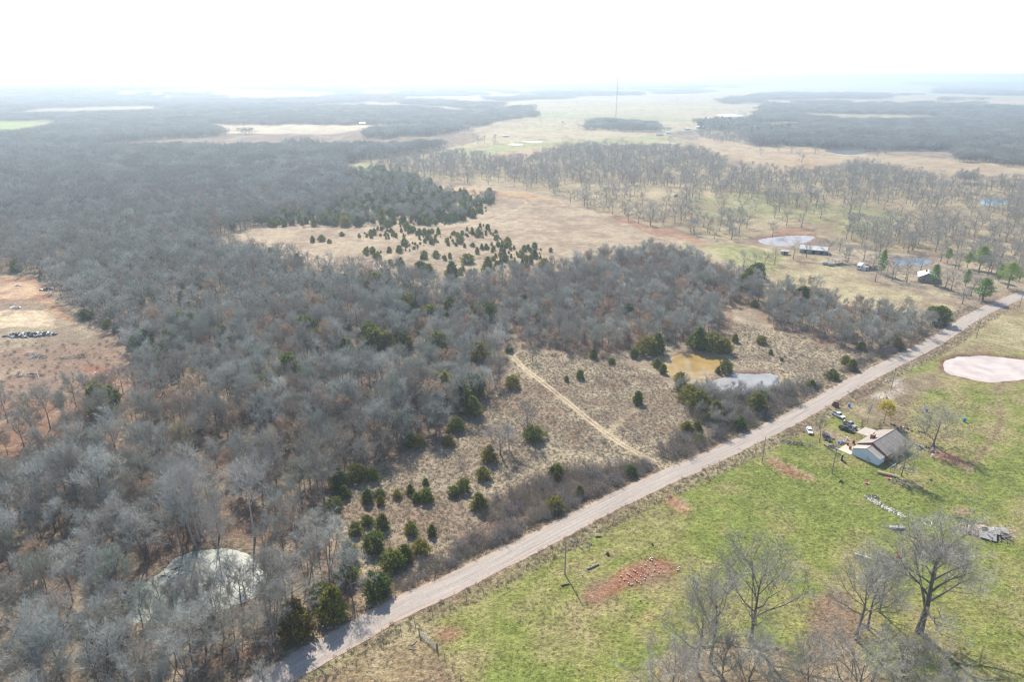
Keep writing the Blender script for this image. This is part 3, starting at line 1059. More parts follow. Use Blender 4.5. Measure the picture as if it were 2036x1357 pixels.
def bare_tree(seed, h, spread, bole=0.35, n=(7, 6, 7, 6), lens=(0.5, 0.27, 0.15, 0.08), r0=None, twr=0.014, up=0.35, lean=0.0, sides=5, leaf=0, leafsize=0.16, multi=1, droop=0.0):
    """trunk + limbs in one mesh, branchwork in another. lens are fractions of the height"""
    r = random.Random(seed)
    T = MB()
    Cn = MB()
    r0 = r0 or h * 0.019
    for mi in range(multi):
        la = r.uniform(0, 6.28)
        ln = Vector((math.cos(la), math.sin(la), 0)) * (lean + (0.22 if multi > 1 else 0.0) * r.uniform(0.6, 1.2))
        base = Vector((0.25 * math.cos(la), 0.25 * math.sin(la), 0)) if multi > 1 else Vector((0, 0, 0))
        hb = h * bole
        top = h * r.uniform(0.72, 0.82)
        pts = []
        rad = []
        wob = rvec(r) * 0.03 * h
        K = 7
        for i in range(K):
            t = i / (K - 1)
            p = base + Vector((0, 0, -0.3 + (top + 0.3) * t)) + ln * (top * t) + Vector((wob.x, wob.y, 0)) * math.sin(t * 5.1 + seed) * t
            pts.append(p)
            rad.append(r0 * (1.25 if i == 0 else 1.0) * (1 - 0.80 * t) / (multi ** 0.4))
        T.tube(pts, rad, sides)

        def at(t):
            q = t * (K - 1)
            i = min(K - 2, int(q))
            return pts[i].lerp(pts[i + 1], q - i), rad[i] + (rad[i + 1] - rad[i]) * (q - i)

        n1 = n[0] if multi == 1 else max(3, n[0] - 2)
        a0 = r.uniform(0, 6.28)
        for i in range(n1):
            f = (i + 0.5 * r.random()) / n1
            t0 = bole / 0.78 + (1 - bole / 0.78) * (f ** 0.9)
            s0, rr = at(min(0.99, t0))
            az = a0 + i * 2.4 + r.uniform(-0.4, 0.4)
            el = R(22 + 48 * f + r.uniform(-10, 10)) - droop * (1 - f)
            d = Vector((math.cos(az) * math.cos(el), math.sin(az) * math.cos(el), math.sin(el)))
            L1 = h * lens[0] * spread * (1.05 - 0.42 * f) * r.uniform(0.8, 1.15)
            lp = [s0]
            dd = d.copy()
            for k in range(4):
                dd = (dd + rvec(r) * 0.28 + Vector((0, 0, up * 0.22))).normalized()
                lp.append(lp[-1] + dd * L1 / 4)
            lr = [rr * 0.62 * (1 - 0.78 * k / 4) for k in range(5)]
            T.tube(lp, lr, max(3, sides - 1))
            n2 = n[1]
            for j in range(n2):
                t2 = 0.25 + 0.75 * (j + r.random()) / n2
                q = min(3.999, t2 * 4)
                k = int(q)
                s1 = lp[k].lerp(lp[k + 1], q - k)
                r1 = lr[k] * 0.5
                ld = (lp[k + 1] - lp[k]).normalized()
                d2 = (ld * 0.75 + rvec(r) * 0.85 + Vector((0, 0, up * 0.8))).normalized()
                L2 = h * lens[1] * spread * r.uniform(0.65, 1.15) * (1.1 - 0.35 * t2)
                m2 = s1 + d2 * L2 * 0.5 + rvec(r) * L2 * 0.08
                e2 = s1 + (d2 + Vector((0, 0, up * 0.25)) + rvec(r) * 0.2).normalized() * L2
                T.tube([s1, m2, e2], [max(twr * 1.8, r1), max(twr * 1.4, r1 * 0.62), max(twr, r1 * 0.28)], 3)
                for k3 in range(n[2]):
                    t3 = 0.2 + 0.8 * (k3 + r.random()) / n[2]
                    s2 = s1.lerp(m2, t3 * 2) if t3 < 0.5 else m2.lerp(e2, t3 * 2 - 1)
                    d3 = (d2 * 0.7 + rvec(r) * 0.85 + Vector((0, 0, up * 0.9))).normalized()
                    L3 = h * lens[2] * r.uniform(0.6, 1.2)
                    e3 = s2 + d3 * L3
                    Cn.twig(s2, e3, twr * 1.5)
                    for k4 in range(n[3]):
                        t4 = 0.15 + 0.8 * r.random()
                        s3 = s2.lerp(e3, t4)
                        d4 = (d3 * 0.65 + rvec(r) * 0.95 + Vector((0, 0, up * 0.9))).normalized()
                        e4 = s3 + d4 * (h * lens[3] * r.uniform(0.6, 1.25))
                        Cn.twig(s3, e4, twr)
                        for _ in range(leaf):
                            c = s3.lerp(e4, r.random()) + rvec(r) * 0.12
                            u = rvec(r)
                            w = u.cross(rvec(r)).normalized()
                            s_ = leafsize * r.uniform(0.6, 1.3)
                            Cn.face([c - u * s_, c + w * s_ * 0.6, c + u * s_, c - w * s_ * 0.6], 1)
    return T, Cn


def cedar(seed, h, w, nb=70, ns=26, spray=0.34, base=0.06, round_=0.7):
    """dense evergreen: short trunk, crown of many drooping sprays on branch tips"""
    r = random.Random(seed)
    T = MB()
    Cn = MB()
    T.tube([Vector((0, 0, -0.3)), Vector((0.03, 0, h * 0.45)), Vector((0, 0.02, h * 0.9))], [h * 0.022, h * 0.014, 0.01], 5)
    ph = [r.uniform(0, 6.28) for _ in range(4)]
    for i in range(nb):
        t = base + (1 - base) * ((i + r.random()) / nb) ** 1.25
        az = i * 2.399 + r.uniform(-0.4, 0.4)
        prof = (min(1, (t + 0.10) / 0.30)) ** 0.5 * (1 - t) ** round_
        prof = max(prof, 0.05)
        lump = 1 + 0.20 * math.sin(2 * az + ph[0] + t * 5) + 0.13 * math.sin(5 * az + ph[1] - t * 9)
        rad = 0.5 * w * 1.18 * prof * lump * r.uniform(0.82, 1.1)
        tip = Vector((math.cos(az) * rad, math.sin(az) * rad, t * h + 0.12 * rad))
        root = Vector((0, 0, max(0.05, t * h - 0.25 * rad)))
        T.twig(root, root.lerp(tip, 0.85), 0.03)
        cl = 0.16 * w * (0.55 + 0.6 * (1 - t))
        out = (tip - root).normalized()
        for _ in range(ns):
            c = root.lerp(tip, 0.35 + 0.65 * r.random() ** 0.6) + rvec(r) * cl * r.random()
            if c.z < 0.03:
                c.z = 0.03 + 0.1 * r.random()
            u = (out * 0.55 + rvec(r) * 0.75 + Vector((0, 0, 0.55))).normalized()
            wv = u.cross(rvec(r)).normalized()
            s_ = spray * r.uniform(0.6, 1.3)
            Cn.face([c - u * s_ * 0.6, c + wv * s_ * 0.38, c + u * s_, c - wv * s_ * 0.38])
    return T, Cn


def pine_tree(seed, h, w, bole=0.3):
    r = random.Random(seed)
    T = MB()
    Cn = MB()
    T.tube([Vector((0, 0, -0.3)), Vector((0.1, 0, h * 0.5)), Vector((0, 0.1, h * 0.97))], [h * 0.02, h * 0.013, 0.03], 6)
    nb = 46
    for i in range(nb):
        t = bole + (1 - bole) * (i + r.random()) / nb
        az = i * 2.399
        q = (t - bole) / (1 - bole)
        rad = 0.5 * w * (0.35 + 0.65 * min(1, q / 0.25)) * (1 - q) ** 0.55 * r.uniform(0.65, 1.15)
        root = Vector((0, 0, t * h))
        tip = Vector((math.cos(az) * rad, math.sin(az) * rad, t * h + 0.18 * rad))
        T.twig(root, tip, 0.06)
        for c0, m in ((tip, 30), (root.lerp(tip, 0.6), 22)):
            for _ in range(m):
                c = c0 + rvec(r) * (0.13 * w) * r.random() ** 0.5
                u = (rvec(r) + Vector((0, 0, 0.5))).normalized()
                wv = u.cross(rvec(r)).normalized()
                s_ = 0.42 * r.uniform(0.6, 1.3)
                Cn.face([c - u * s_ * 0.6, c + wv * s_ * 0.2, c + u * s_, c - wv * s_ * 0.2])
    return T, Cn


def brush_clump(seed, h, w, nst=70, tw=6, twr=0.012):
    """many thin upright stems from a patch of ground, forking to twigs"""
    r = random.Random(seed)
    T = MB()
    Cn = MB()
    for i in range(nst):
        a = r.uniform(0, 6.28)
        q = r.random() ** 0.6
        b = Vector((math.cos(a) * q * w * 0.4, math.sin(a) * q * w * 0.4, -0.1))
        d = (Vector((math.cos(a) * q * 0.6, math.sin(a) * q * 0.6, 1)) + rvec(r) * 0.35).normalized()
        L = h * r.uniform(0.55, 1.1) * (1.05 - 0.35 * q)
        e = b + d * L
        T.twig(b, e, twr * 1.8)
        for k in range(tw):
            s0 = b.lerp(e, r.uniform(0.3, 0.97))
            d2 = (d * 0.7 + rvec(r) * 0.8).normalized()
            e2 = s0 + d2 * L * r.uniform(0.15, 0.4)
            Cn.twig(s0, e2, twr)
            for _ in range(2):
                s1 = s0.lerp(e2, r.uniform(0.3, 0.9))
                Cn.twig(s1, s1 + (d2 * 0.6 + rvec(r)).normalized() * L * r.uniform(0.08, 0.2), twr * 0.8)
    return T, Cn


class Proto:
    """one tree shape: trunk mesh, crown mesh and a joined mesh for far scatter"""

    def __init__(s, T, Cn, tm, cm, name):
        s.tm, s.cm = tm, cm
        s.T, s.C = T, Cn
        s.trunk = T.mesh('trunk', [tm])
        s.crown = Cn.mesh('crown', cm)
        s.name = name

    def joined(s):
        m = MB().merge(s.T).merge(s.C, 1)
        return m.mesh(s.name, [s.tm] + list(s.cm))

    def variant(s, tm, cm):
        p = object.__new__(Proto)
        p.tm, p.cm, p.T, p.C, p.name = tm, cm, s.T, s.C, s.name
        p.trunk = s.trunk.copy()
        p.trunk.materials.clear()
        p.trunk.materials.append(tm)
        p.crown = s.crown.copy()
        p.crown.materials.clear()
        for c_ in cm:
            p.crown.materials.append(c_)
        return p


def plant(proto, name, loc, rz, sc, label, cat, group=None, parts=('trunk', 'crown')):
    o = empty(name, loc, rz, (sc, sc, sc) if not isinstance(sc, (tuple, list)) else sc)
    link_mesh(parts[0], proto.trunk, o)
    link_mesh(parts[1], proto.crown, o)
    tag(o, label, cat, group)
    return o


B, TW = M['bark'], M['twig']
# woodland trees about 10 m tall
WOODS = [Proto(*bare_tree(100 + i, 10.0, sp, bole=bo, n=nn, twr=0.017, up=u), B, [TW], 'woodland_tree') for i, (sp, bo, nn, u) in enumerate([
    (1.0, 0.30, (8, 7, 7, 6), 0.35), (0.9, 0.34, (8, 6, 7, 6), 0.45), (1.15, 0.26, (9, 7, 7, 5), 0.25), (0.8, 0.38, (8, 6, 7, 6), 0.55), (1.05, 0.28, (8, 7, 7, 6), 0.3)])]
WOODS.append(Proto(*bare_tree(120, 10.0, 0.8, bole=0.2, n=(6, 5, 6, 5), twr=0.017, multi=3), B, [TW], 'woodland_tree'))
RUST = [Proto(*bare_tree(130 + i, 9.0, 0.95, bole=0.28, n=(7, 5, 6, 4), twr=0.016, leaf=2, leafsize=0.16), B, [TW, M['rust_leaf']], 'rust_tree') for i in range(2)]
LODW = [Proto(*bare_tree(140 + i, 10.0, sp, bole=0.3, n=(7, 5, 5, 3), twr=0.034, up=0.35, sides=4), B, [TW], 'woodland_tree_far') for i, sp in enumerate((1.0, 1.15, 0.9, 1.05))]
PAST = [Proto(*bare_tree(150 + i, 11.0, sp, bole=bo, n=(7, 6, 6, 4), r0=0.27, twr=0.021, up=u), B, [M['twig_pasture']], 'pasture_oak') for i, (sp, bo, u) in enumerate([
    (1.3, 0.26, 0.3), (1.1, 0.30, 0.4), (1.45, 0.22, 0.25), (1.0, 0.26, 0.45)])]
BIG = [Proto(*bare_tree(170 + i, 20.0, sp, bole=bo, n=nn, r0=r_, twr=0.018, up=u, sides=8, lens=(0.5, 0.26, 0.12, 0.06)), B, [M['twig_pasture']], 'large_oak') for i, (sp, bo, nn, u, r_) in enumerate([
    (1.1, 0.22, (13, 8, 10, 7), 0.25, 0.58), (1.2, 0.16, (11, 8, 9, 8), 0.4, 0.42), (1.05, 0.20, (10, 8, 9, 7), 0.45, 0.38)])]
SYC = [Proto(*bare_tree(180 + i, 21.0, 0.62, bole=0.42, n=(9, 6, 6, 4), r0=0.30, twr=0.024, up=0.55, lean=l), M['pale_bark'], [M['pale_bark']], 'pale_tree') for i, l in enumerate((0.12, 0.03, 0.0))]
YELB = Proto(*bare_tree(190, 9.0, 1.0, bole=0.25, n=(7, 5, 6, 4), twr=0.016, leaf=2, leafsize=0.10), B, [TW, M['bud_yellow']], 'bud_tree')
ORAB = Proto(*bare_tree(191, 9.0, 1.15, bole=0.25, n=(7, 5, 6, 4), twr=0.016, leaf=2, leafsize=0.10), B, [TW, M['bud_orange']], 'bud_tree')
YELT = Proto(*bare_tree(192, 8.0, 0.55, bole=0.48, n=(6, 4, 5, 3), twr=0.016, leaf=6, leafsize=0.2, up=0.1), B, [TW, M['bright_yellow']], 'yellow_tree')
TRAWOOD = [Proto(*bare_tree(195 + i, 7.0, 0.7, bole=0.2, n=(6, 5, 6, 5), twr=0.014, up=0.6), B, [TW], 'yard_tree') for i in range(2)]
CED = [Proto(*cedar(200 + i, 5.0, w, nb=nb, ns=26, round_=rd_), B, [M['cedar']], 'cedar') for i, (w, nb, rd_) in enumerate([
    (4.4, 80, 0.36), (3.9, 75, 0.5), (5.0, 90, 0.30), (3.4, 70, 0.58), (4.6, 85, 0.33)])]
CEDR = CED[1].variant(B, [M['cedar_rusty']])
CEDF = [Proto(*cedar(210 + i, 5.0, w, nb=40, ns=16, spray=0.55, round_=0.75), B, [M['cedar']], 'cedar_far') for i, w in enumerate((3.6, 3.0, 4.2))]
PINE = [Proto(*pine_tree(220 + i, 12.0, w, bole=b_), B, [M['pine']], 'pine') for i, (w, b_) in enumerate(((6.5, 0.3), (7.5, 0.36), (5.5, 0.2)))]
BRU = [Proto(*brush_clump(230 + i, h_, w_), B, [M['brush']], 'brush') for i, (h_, w_) in enumerate(((3.0, 3.6), (2.4, 4.2), (3.6, 3.2)))]
BRT = [BRU[1].variant(M['tan_brush'], [M['tan_brush']]), BRU[0].variant(M['tan_brush'], [M['tan_brush']])]


def clump_mesh(seed):
    """a patch of far woodland: a dozen low-detail crowns"""
    r = random.Random(seed)
    m = MB()
    for i in range(11):
        T, Cn = bare_tree(seed * 31 + i, r.uniform(8, 12), 1.1, bole=0.28, n=(6, 4, 4, 3), twr=0.05, sides=3)
        j = MB().merge(T).merge(Cn, 1)
        a = r.uniform(0, 6.28)
        q = 9.5 * math.sqrt((i + 0.5) / 11)
        ox, oy = q * math.cos(i * 2.4 + a * 0.1), q * math.sin(i * 2.4 + a * 0.1)
        j.v = [(x + ox, y + oy, z) for x, y, z in j.v]
        m.merge(j)
    return m.mesh('woodland_clump', [B, TW])


# ------------------------------------------------------------------ scatter as one object
def proto_collection(name, meshes):
    c = bpy.data.collections.new(name)
    for i, me in enumerate(meshes):
        o = bpy.data.objects.new('%s_%02d' % (name, i), me)
        c.objects.link(o)
    return c


def scatter(name, coll, pts, idx, rot, scl, label, cat=None):
    n = len(pts)
    me = bpy.data.meshes.new(name)
    me.vertices.add(n)
    me.vertices.foreach_set('co', np.asarray(pts, np.float32).ravel())
    a = me.attributes.new('pick', 'INT', 'POINT')
    a.data.foreach_set('value', np.asarray(idx, np.int32))
    a = me.attributes.new('turn', 'FLOAT_VECTOR', 'POINT')
    rr = np.zeros((n, 3), np.float32)
    rr[:, 2] = rot
    a.data.foreach_set('vector', rr.ravel())
    a = me.attributes.new('size', 'FLOAT_VECTOR', 'POINT')
    scl = np.asarray(scl, np.float32)
    if scl.ndim == 1:
        scl = np.repeat(scl[:, None], 3, 1)
    a.data.foreach_set('vector', scl.ravel())
    me.update()
    o = bpy.data.objects.new(name, me)
    col.objects.link(o)
    ng = bpy.data.node_groups.new(name, 'GeometryNodeTree')
    ng.interface.new_socket('Geometry', in_out='INPUT', socket_type='NodeSocketGeometry')
    ng.interface.new_socket('Geometry', in_out='OUTPUT', socket_type='NodeSocketGeometry')
    gi = ng.nodes.new('NodeGroupInput')
    go = ng.nodes.new('NodeGroupOutput')
    ci = ng.nodes.new('GeometryNodeCollectionInfo')
    ci.inputs['Collection'].default_value = coll
    ci.inputs['Separate Children'].default_value = True
    ci.inputs['Reset Children'].default_value = True
    ip = ng.nodes.new('GeometryNodeInstanceOnPoints')
    ip.inputs['Pick Instance'].default_value = True

    def na(nm, ty):
        q = ng.nodes.new('GeometryNodeInputNamedAttribute')
        q.data_type = ty
        q.inputs['Name'].default_value = nm
        return [s for s in q.outputs if s.enabled and s.name == 'Attribute'][0]
    ng.links.new(gi.outputs[0], ip.inputs['Points'])
    ng.links.new(ci.outputs[0], ip.inputs['Instance'])
    ng.links.new(na('pick', 'INT'), ip.inputs['Instance Index'])
    e2r = ng.nodes.new('FunctionNodeEulerToRotation')
    ng.links.new(na('turn', 'FLOAT_VECTOR'), e2r.inputs[0])
    ng.links.new(e2r.outputs[0], ip.inputs['Rotation'])
    ng.links.new(na('size', 'FLOAT_VECTOR'), ip.inputs['Scale'])
    ng.links.new(ip.outputs[0], go.inputs[0])
    md = o.modifiers.new('scatter', 'NODES')
    md.node_group = ng
    tag(o, label, cat, kind='stuff')
    return o


def sample(polys, spacing, rg, view=True, margin=140, exclude=()):
    """jittered points inside ground polygons"""
    if isinstance(polys, np.ndarray):
        polys = [polys]
    lo = np.min([p.min(0) for p in polys], 0)
    hi = np.max([p.max(0) for p in polys], 0)
    nx = int((hi[0] - lo[0]) / spacing) + 2
    ny = int((hi[1] - lo[1]) / spacing) + 2
    X, Y = np.meshgrid(lo[0] + np.arange(nx) * spacing, lo[1] + np.arange(ny) * spacing)
    X = X + (np.arange(ny)[:, None] % 2) * spacing * 0.5
    x = (X + rg.uniform(-0.45, 0.45, X.shape) * spacing).ravel()
    y = (Y + rg.uniform(-0.45, 0.45, X.shape) * spacing).ravel()
    if view:
        px, py = proj(x, np.maximum(y, 1.0))
        k = (px > -margin) & (px < 2036 + margin) & (py < 1357 + margin) & (y > 30)
        x, y = x[k], y[k]
    m = np.zeros(x.shape, bool)
    for p in polys:
        m |= inpoly(p, x, y)
    for p in exclude:
        m &= ~inpoly(p, x, y)
    return x[m], y[m]


def off_road(x, y, gap=6.0):
    m = road_dist(x, y) > gap
    for k in PG:
        lo = PG[k].min(0) - 3
        hi = PG[k].max(0) + 3
        q = (x > lo[0]) & (x < hi[0]) & (y > lo[1]) & (y < hi[1])
        if q.any():
            dd = segdist(PG[k], x[q], y[q], True)
            m[q] &= ~(inpoly(PG[k], x[q], y[q]) | (dd < 1.2))
    return m


def off_tracks(x, y, gap=2.2):
    m = np.ones(x.shape, bool)
    for pts, half, gg, c_ in TR:
        m &= segdist(pts, x, y) > gap
    return m


# ------------------------------------------------------------------ planting: trees set one by one
rg = np.random.default_rng(5)


def tree_at(proto, name, px, py, h_m, base_h, label, cat='tree', group=None, rz=None, wide=1.0):
    p = G(px, py)
    s = h_m / base_h
    return plant(proto, name, p, rg.uniform(0, 6.28) if rz is None else rz, (s * wide, s * wide, s), label, cat, group)


# pasture corner beside the road: tall leafless trees
tree_at(BIG[0], 'large_oak', 1827, 1258, 25, 20, 'massive old leafless oak with thick trunk on the green pasture', rz=1.0)
tree_at(BIG[1], 'large_oak', 1492, 1277, 20.5, 20, 'fan shaped leafless tree with forked trunk nearest the red garden plot', rz=0.4)
tree_at(BIG[2], 'large_oak', 1701, 1275, 19, 20, 'slender forked leafless tree left of the massive oak, on brown grass', rz=2.2)
tree_at(BIG[2], 'large_oak', 1724, 1252, 15, 20, 'shorter leafless tree close behind a slender forked one', rz=4.0)
tree_at(BIG[1], 'large_oak', 1748, 1218, 13, 20, 'leaning leafless tree between the slender pair and the massive oak', rz=5.1, wide=0.8)
tree_at(BIG[2], 'large_oak', 1412, 1318, 19, 20, 'tall narrow leafless tree beside the fan shaped one', rz=0.9)
tree_at(BIG[1], 'large_oak', 1385, 1338, 16, 20, 'crooked leafless tree at the edge of the pasture grove', rz=3.0, wide=0.9)
for i, (x_, y_, h_) in enumerate([(1330, 1450, 17), (1480, 1420, 16), (1430, 1385, 14), (1590, 1430, 16), (1690, 1440, 17), (1775, 1412, 17), (1810, 1440, 15), (1890, 1470, 13)]):
    tree_at(TRAWOOD[i % 2] if i % 3 == 2 else BIG[1 + i % 2], 'pasture_tree', x_, y_, h_, 7 if i % 3 == 2 else 20,
            'pale twiggy leafless tree in the grove south of the massive oak', group='grove south of the massive oak')

# pale sycamores and drowned trees around the milky pond
tree_at(SYC[0], 'pale_tree', 388, 1084, 22, 21, 'leaning pale barked leafless tree on the milky pond bank', rz=2.4)
tree_at(SYC[1], 'pale_tree', 396, 1076, 23, 21, 'straight pale barked leafless tree behind the leaning one at the milky pond', rz=0.3)
tree_at(SYC[2], 'pale_tree', 507, 1068, 22, 21, 'pale barked leafless tree standing apart on the milky pond bank', rz=4.4)
tree_at(SYC[1], 'pale_tree', 440, 1140, 21, 21, 'slim pale leafless tree rooted in the milky pond', rz=3.4, wide=0.62)
tree_at(TRAWOOD[0], 'drowned_tree', 375, 1213, 11, 7, 'bare grey tree standing in front of the milky pond', rz=1.0, wide=0.8)
tree_at(TRAWOOD[1], 'drowned_tree', 488, 1186, 10, 7, 'thin bare tree standing at the right rim of the milky pond', rz=1.5, wide=0.8)
tree_at(TRAWOOD[1], 'drowned_tree', 341, 1212, 8, 7, 'crooked bare sapling at the near bank of the milky pond', rz=3.9, wide=0.8)

for i, (x_, y_, h_) in enumerate([(318, 1196, 9), (350, 1228, 10), (402, 1222, 11), (428, 1206, 9), (300, 1226, 8), (460, 1215, 8)]):
    tree_at(TRAWOOD[i % 2], 'bank_tree', x_, y_, h_, 7, 'thin bare tree screening the near side of the milky pond', group='thin trees before the milky pond', wide=0.75)

# house yard
tree_at(YELT, 'yellow_tree', 1757, 841, 8.6, 8, 'small tree with bright yellow leaves by the yard fence', rz=0.6)
tree_at(TRAWOOD[0], 'yard_tree', 1724, 842, 8.0, 7, 'slim bare tree beside the two clipped shrubs', rz=2.0, wide=0.45)
tree_at(TRAWOOD[1], 'yard_tree', 1629, 878, 8.5, 7, 'bare tree over the dark car beside the driveway', rz=0.2, wide=0.8)
tree_at(BIG[1], 'yard_tree', 1856, 886, 11.5, 20, 'broad round leafless tree behind the ranch house', rz=1.2, wide=1.35)
tree_at(SYC[2], 'dead_tree', 1776, 944, 9.0, 21, 'pale dead tree at the back corner of the ranch house', rz=1.2, wide=1.2)
tree_at(BIG[2], 'yard_tree', 1792, 946, 11.0, 20, 'dark leafless tree beside the pale dead tree', rz=2.2, wide=0.9)
tree_at(TRAWOOD[0], 'yard_tree', 1838, 872, 7.0, 7, 'thin bare tree between ranch house and round tree', rz=4.2, wide=0.7)
tree_at(TRAWOOD[0], 'yard_tree', 1722, 932, 4.5, 7, 'stubby bare tree before the pale blue gable wall', rz=4.2, wide=0.6)
for x_, y_, w_ in ((1715, 848, 'nearer the parked trucks'), (1750, 852, 'nearer the yellow tree')):
    p = BRU[2]
    o = plant(p, 'column_shrub', G(x_, y_), 0.4, (0.42, 0.42, 1.05), 'tall narrow clipped shrub of bare stems, ' + w_, 'shrub', parts=('stems', 'twigs'))

# scarlet balloon-like ball hanging low by the oak handled with the small objects; budding trees in the wood
tree_at(YELB, 'budding_tree', 364, 905, 9.0, 9, 'tree with pale yellow spring buds in the grey wood', rz=0.5)
tree_at(ORAB, 'budding_tree', 545, 915, 8.5, 9, 'tree with dull orange buds in the grey wood', rz=1.5, wide=1.15)
tree_at(ORAB, 'budding_tree', 20, 985, 8.0, 9, 'orange budded tree in the thicket below the thin stand', rz=2.5)
tree_at(YELB, 'budding_tree', 22, 1135, 9.5, 9, 'yellow budded tree deep in the thicket near the milky pond', rz=3.5)
tree_at(BIG[1], 'meadow_tree', 1048, 868, 11.0, 20, 'bare multi-stemmed tree beside dark cedars in the dry meadow', rz=3.5, wide=0.8)
tree_at(TRAWOOD[1], 'meadow_tree', 1012, 895, 9.0, 7, 'grey leaning tree in the cedar clump of the dry meadow', rz=0.5, wide=1.1)
tree_at(BIG[1], 'meadow_tree', 995, 905, 8.5, 20, 'low dense grey tree in the cedar clump of the dry meadow', rz=0.5, wide=1.6)
tree_at(TRAWOOD[0], 'meadow_tree', 1059, 718, 7.5, 7, 'spreading bare tree beside the track at the wood edge', rz=0.9, wide=1.2)
tree_at(PAST[0], 'field_tree', 1304, 518, 9.0, 11, 'lone leafless tree on the tan field above the brushy wood', rz=0.9)
tree_at(TRAWOOD[1], 'roadside_tree', 530, 1385, 8.5, 7, 'bare sapling at the road verge beside the wood corner', rz=0.9)

# pines round the farm house
for x_, y_, top, pr, wd, lb in [
    (1946, 538, 494, 0, 1.0, 'tallest bright green pine beside the farm pond'), (1922, 534, 505, 1, 0.9, 'bright green pine next to the tallest one'),
    (1883, 524, 498, 1, 0.8, 'bright green pine behind the farm house'), (1985, 561, 530, 2, 0.9, 'darker green pine next to a broad one by the road'),
    (2003, 574, 528, 1, 1.15, 'broad green pine with bare trunk by the road'), (1855, 568, 530, 2, 1.0, 'dark green pine at the corner of the farm house'),
    (1953, 598, 558, 2, 1.5, 'bushy green pine leaning by the white pole'), (1919, 570, 540, 2, 0.9, 'small rusty green pine behind bare trees'),
    (1751, 546, 502, 2, 0.7, 'thin yellow green pine beside the farm sheds')]:
    a = G(x_, y_)
    dep = math.atan((top - 678.5) / FOCAL) + PITCH
    hh = CAM_H - a.y * math.tan(dep) - a.z
    s = hh / 12.0
    plant(PINE[pr], 'pine_tree', a, rg.uniform(0, 6), (s * wd * 1.5, s * wd * 1.5, s * 1.08), lb, 'pine tree')

# ------------------------------------------------------------------ cedars
CEDARS = [(961, 951, 26), (846, 962, 14), (790, 988, 17), (816, 981, 17), (828, 995, 20), (847, 995, 30), (731, 998, 25), (756, 985, 20), (757, 1001, 17), (903, 984, 24), (922, 975, 26),
          (953, 1010, 33), (666, 1008, 30), (684, 987, 25), (730, 1042, 24), (707, 1060, 26), (760, 1050, 30), (817, 1058, 26), (859, 1063, 19), (743, 1092, 46), (783, 1127, 46), (806, 1112, 32),
          (837, 1099, 33), (695, 1112, 36), (692, 1152, 42), (752, 1183, 52), (662, 1229, 60), (637, 1192, 38), (676, 972, 36), (711, 952, 38), (741, 952, 27), (973, 915, 32),
          (1061, 873, 40), (706, 720, 24), (1153, 752, 17), (1126, 757, 10), (1268, 801, 22), (1019, 770, 30), (1180, 712, 15), (1216, 722, 14), (907, 855, 32), (941, 825, 36), (831, 887, 26),
          (815, 883, 22), (891, 885, 26), (750, 583, 45), (818, 605, 30), (1288, 702, 42), (1307, 700, 30), (1261, 710, 18), (1306, 728, 18), (1318, 740, 18), (1352, 757, 22), (1354, 777, 24),
          (1367, 858, 25), (1513, 683, 20), (1461, 680, 15), (1417, 695, 44), (1388, 692, 38), (1440, 700, 30), (1681, 722, 18), (1693, 735, 22), (1654, 752, 24), (1532, 704, 9), (1554, 716, 7), (1776, 690, 30),
          (1712, 695, 18), (1443, 735, 26), (1427, 739, 12), (1370, 797, 38), (1388, 815, 42), (1504, 820, 38), (1515, 797, 25), (1422, 837, 36), (1467, 850, 32), (1365, 856, 20), (1386, 852, 18),
          (1391, 879, 22), (1613, 772, 18), (1865, 645, 36), (1852, 637, 26), (1594, 602, 36), (1628, 606, 24), (1484, 577, 36), (1504, 554, 36), (1108, 945, 25), (1098, 947, 20), (1103, 1014, 36),
          (1152, 985, 22), (1254, 945, 26), (172, 635, 24), (328, 705, 24), (397, 674, 28), (447, 695, 36), (495, 743, 38), (619, 742, 26), (684, 798, 22), (505, 588, 18), (488, 590, 14),
          (33, 541, 22), (442, 517, 28), (265, 527, 30), (538, 503, 12), (547, 508, 8), (500, 495, 15), (515, 508, 14), (550, 588, 16), (581, 552, 17), (593, 532, 20), (650, 545, 20), (700, 570, 22),
          (899, 552, 28), (930, 523, 26), (970, 545, 27), (981, 518, 10), (1005, 520, 13), (1022, 533, 18), (1032, 549, 20), (1056, 525, 10), (1082, 533, 24), (991, 490, 10), (967, 495, 10),
          (940, 490, 10), (797, 528, 16), (836, 546, 26), (852, 548, 24), (1012, 700, 16), (215, 650, 20), (232, 660, 14), (360, 520, 30), (383, 500, 22), (690, 655, 18), (560, 690, 16),
          (1075, 640, 20), (1040, 600, 14), (1250, 620, 18), (1300, 650, 14), (640, 480, 14), (622, 482, 10), (655, 484, 9), (680, 470, 10), (1415, 565, 16), (1500, 610, 16), (470, 735, 22), (830, 640, 20)]


def near_poly(poly, x, y, d):
    return bool(inpoly(poly, np.array([x]), np.array([y]))[0]) or float(segdist(poly, np.array([x]), np.array([y]), True)[0]) < d


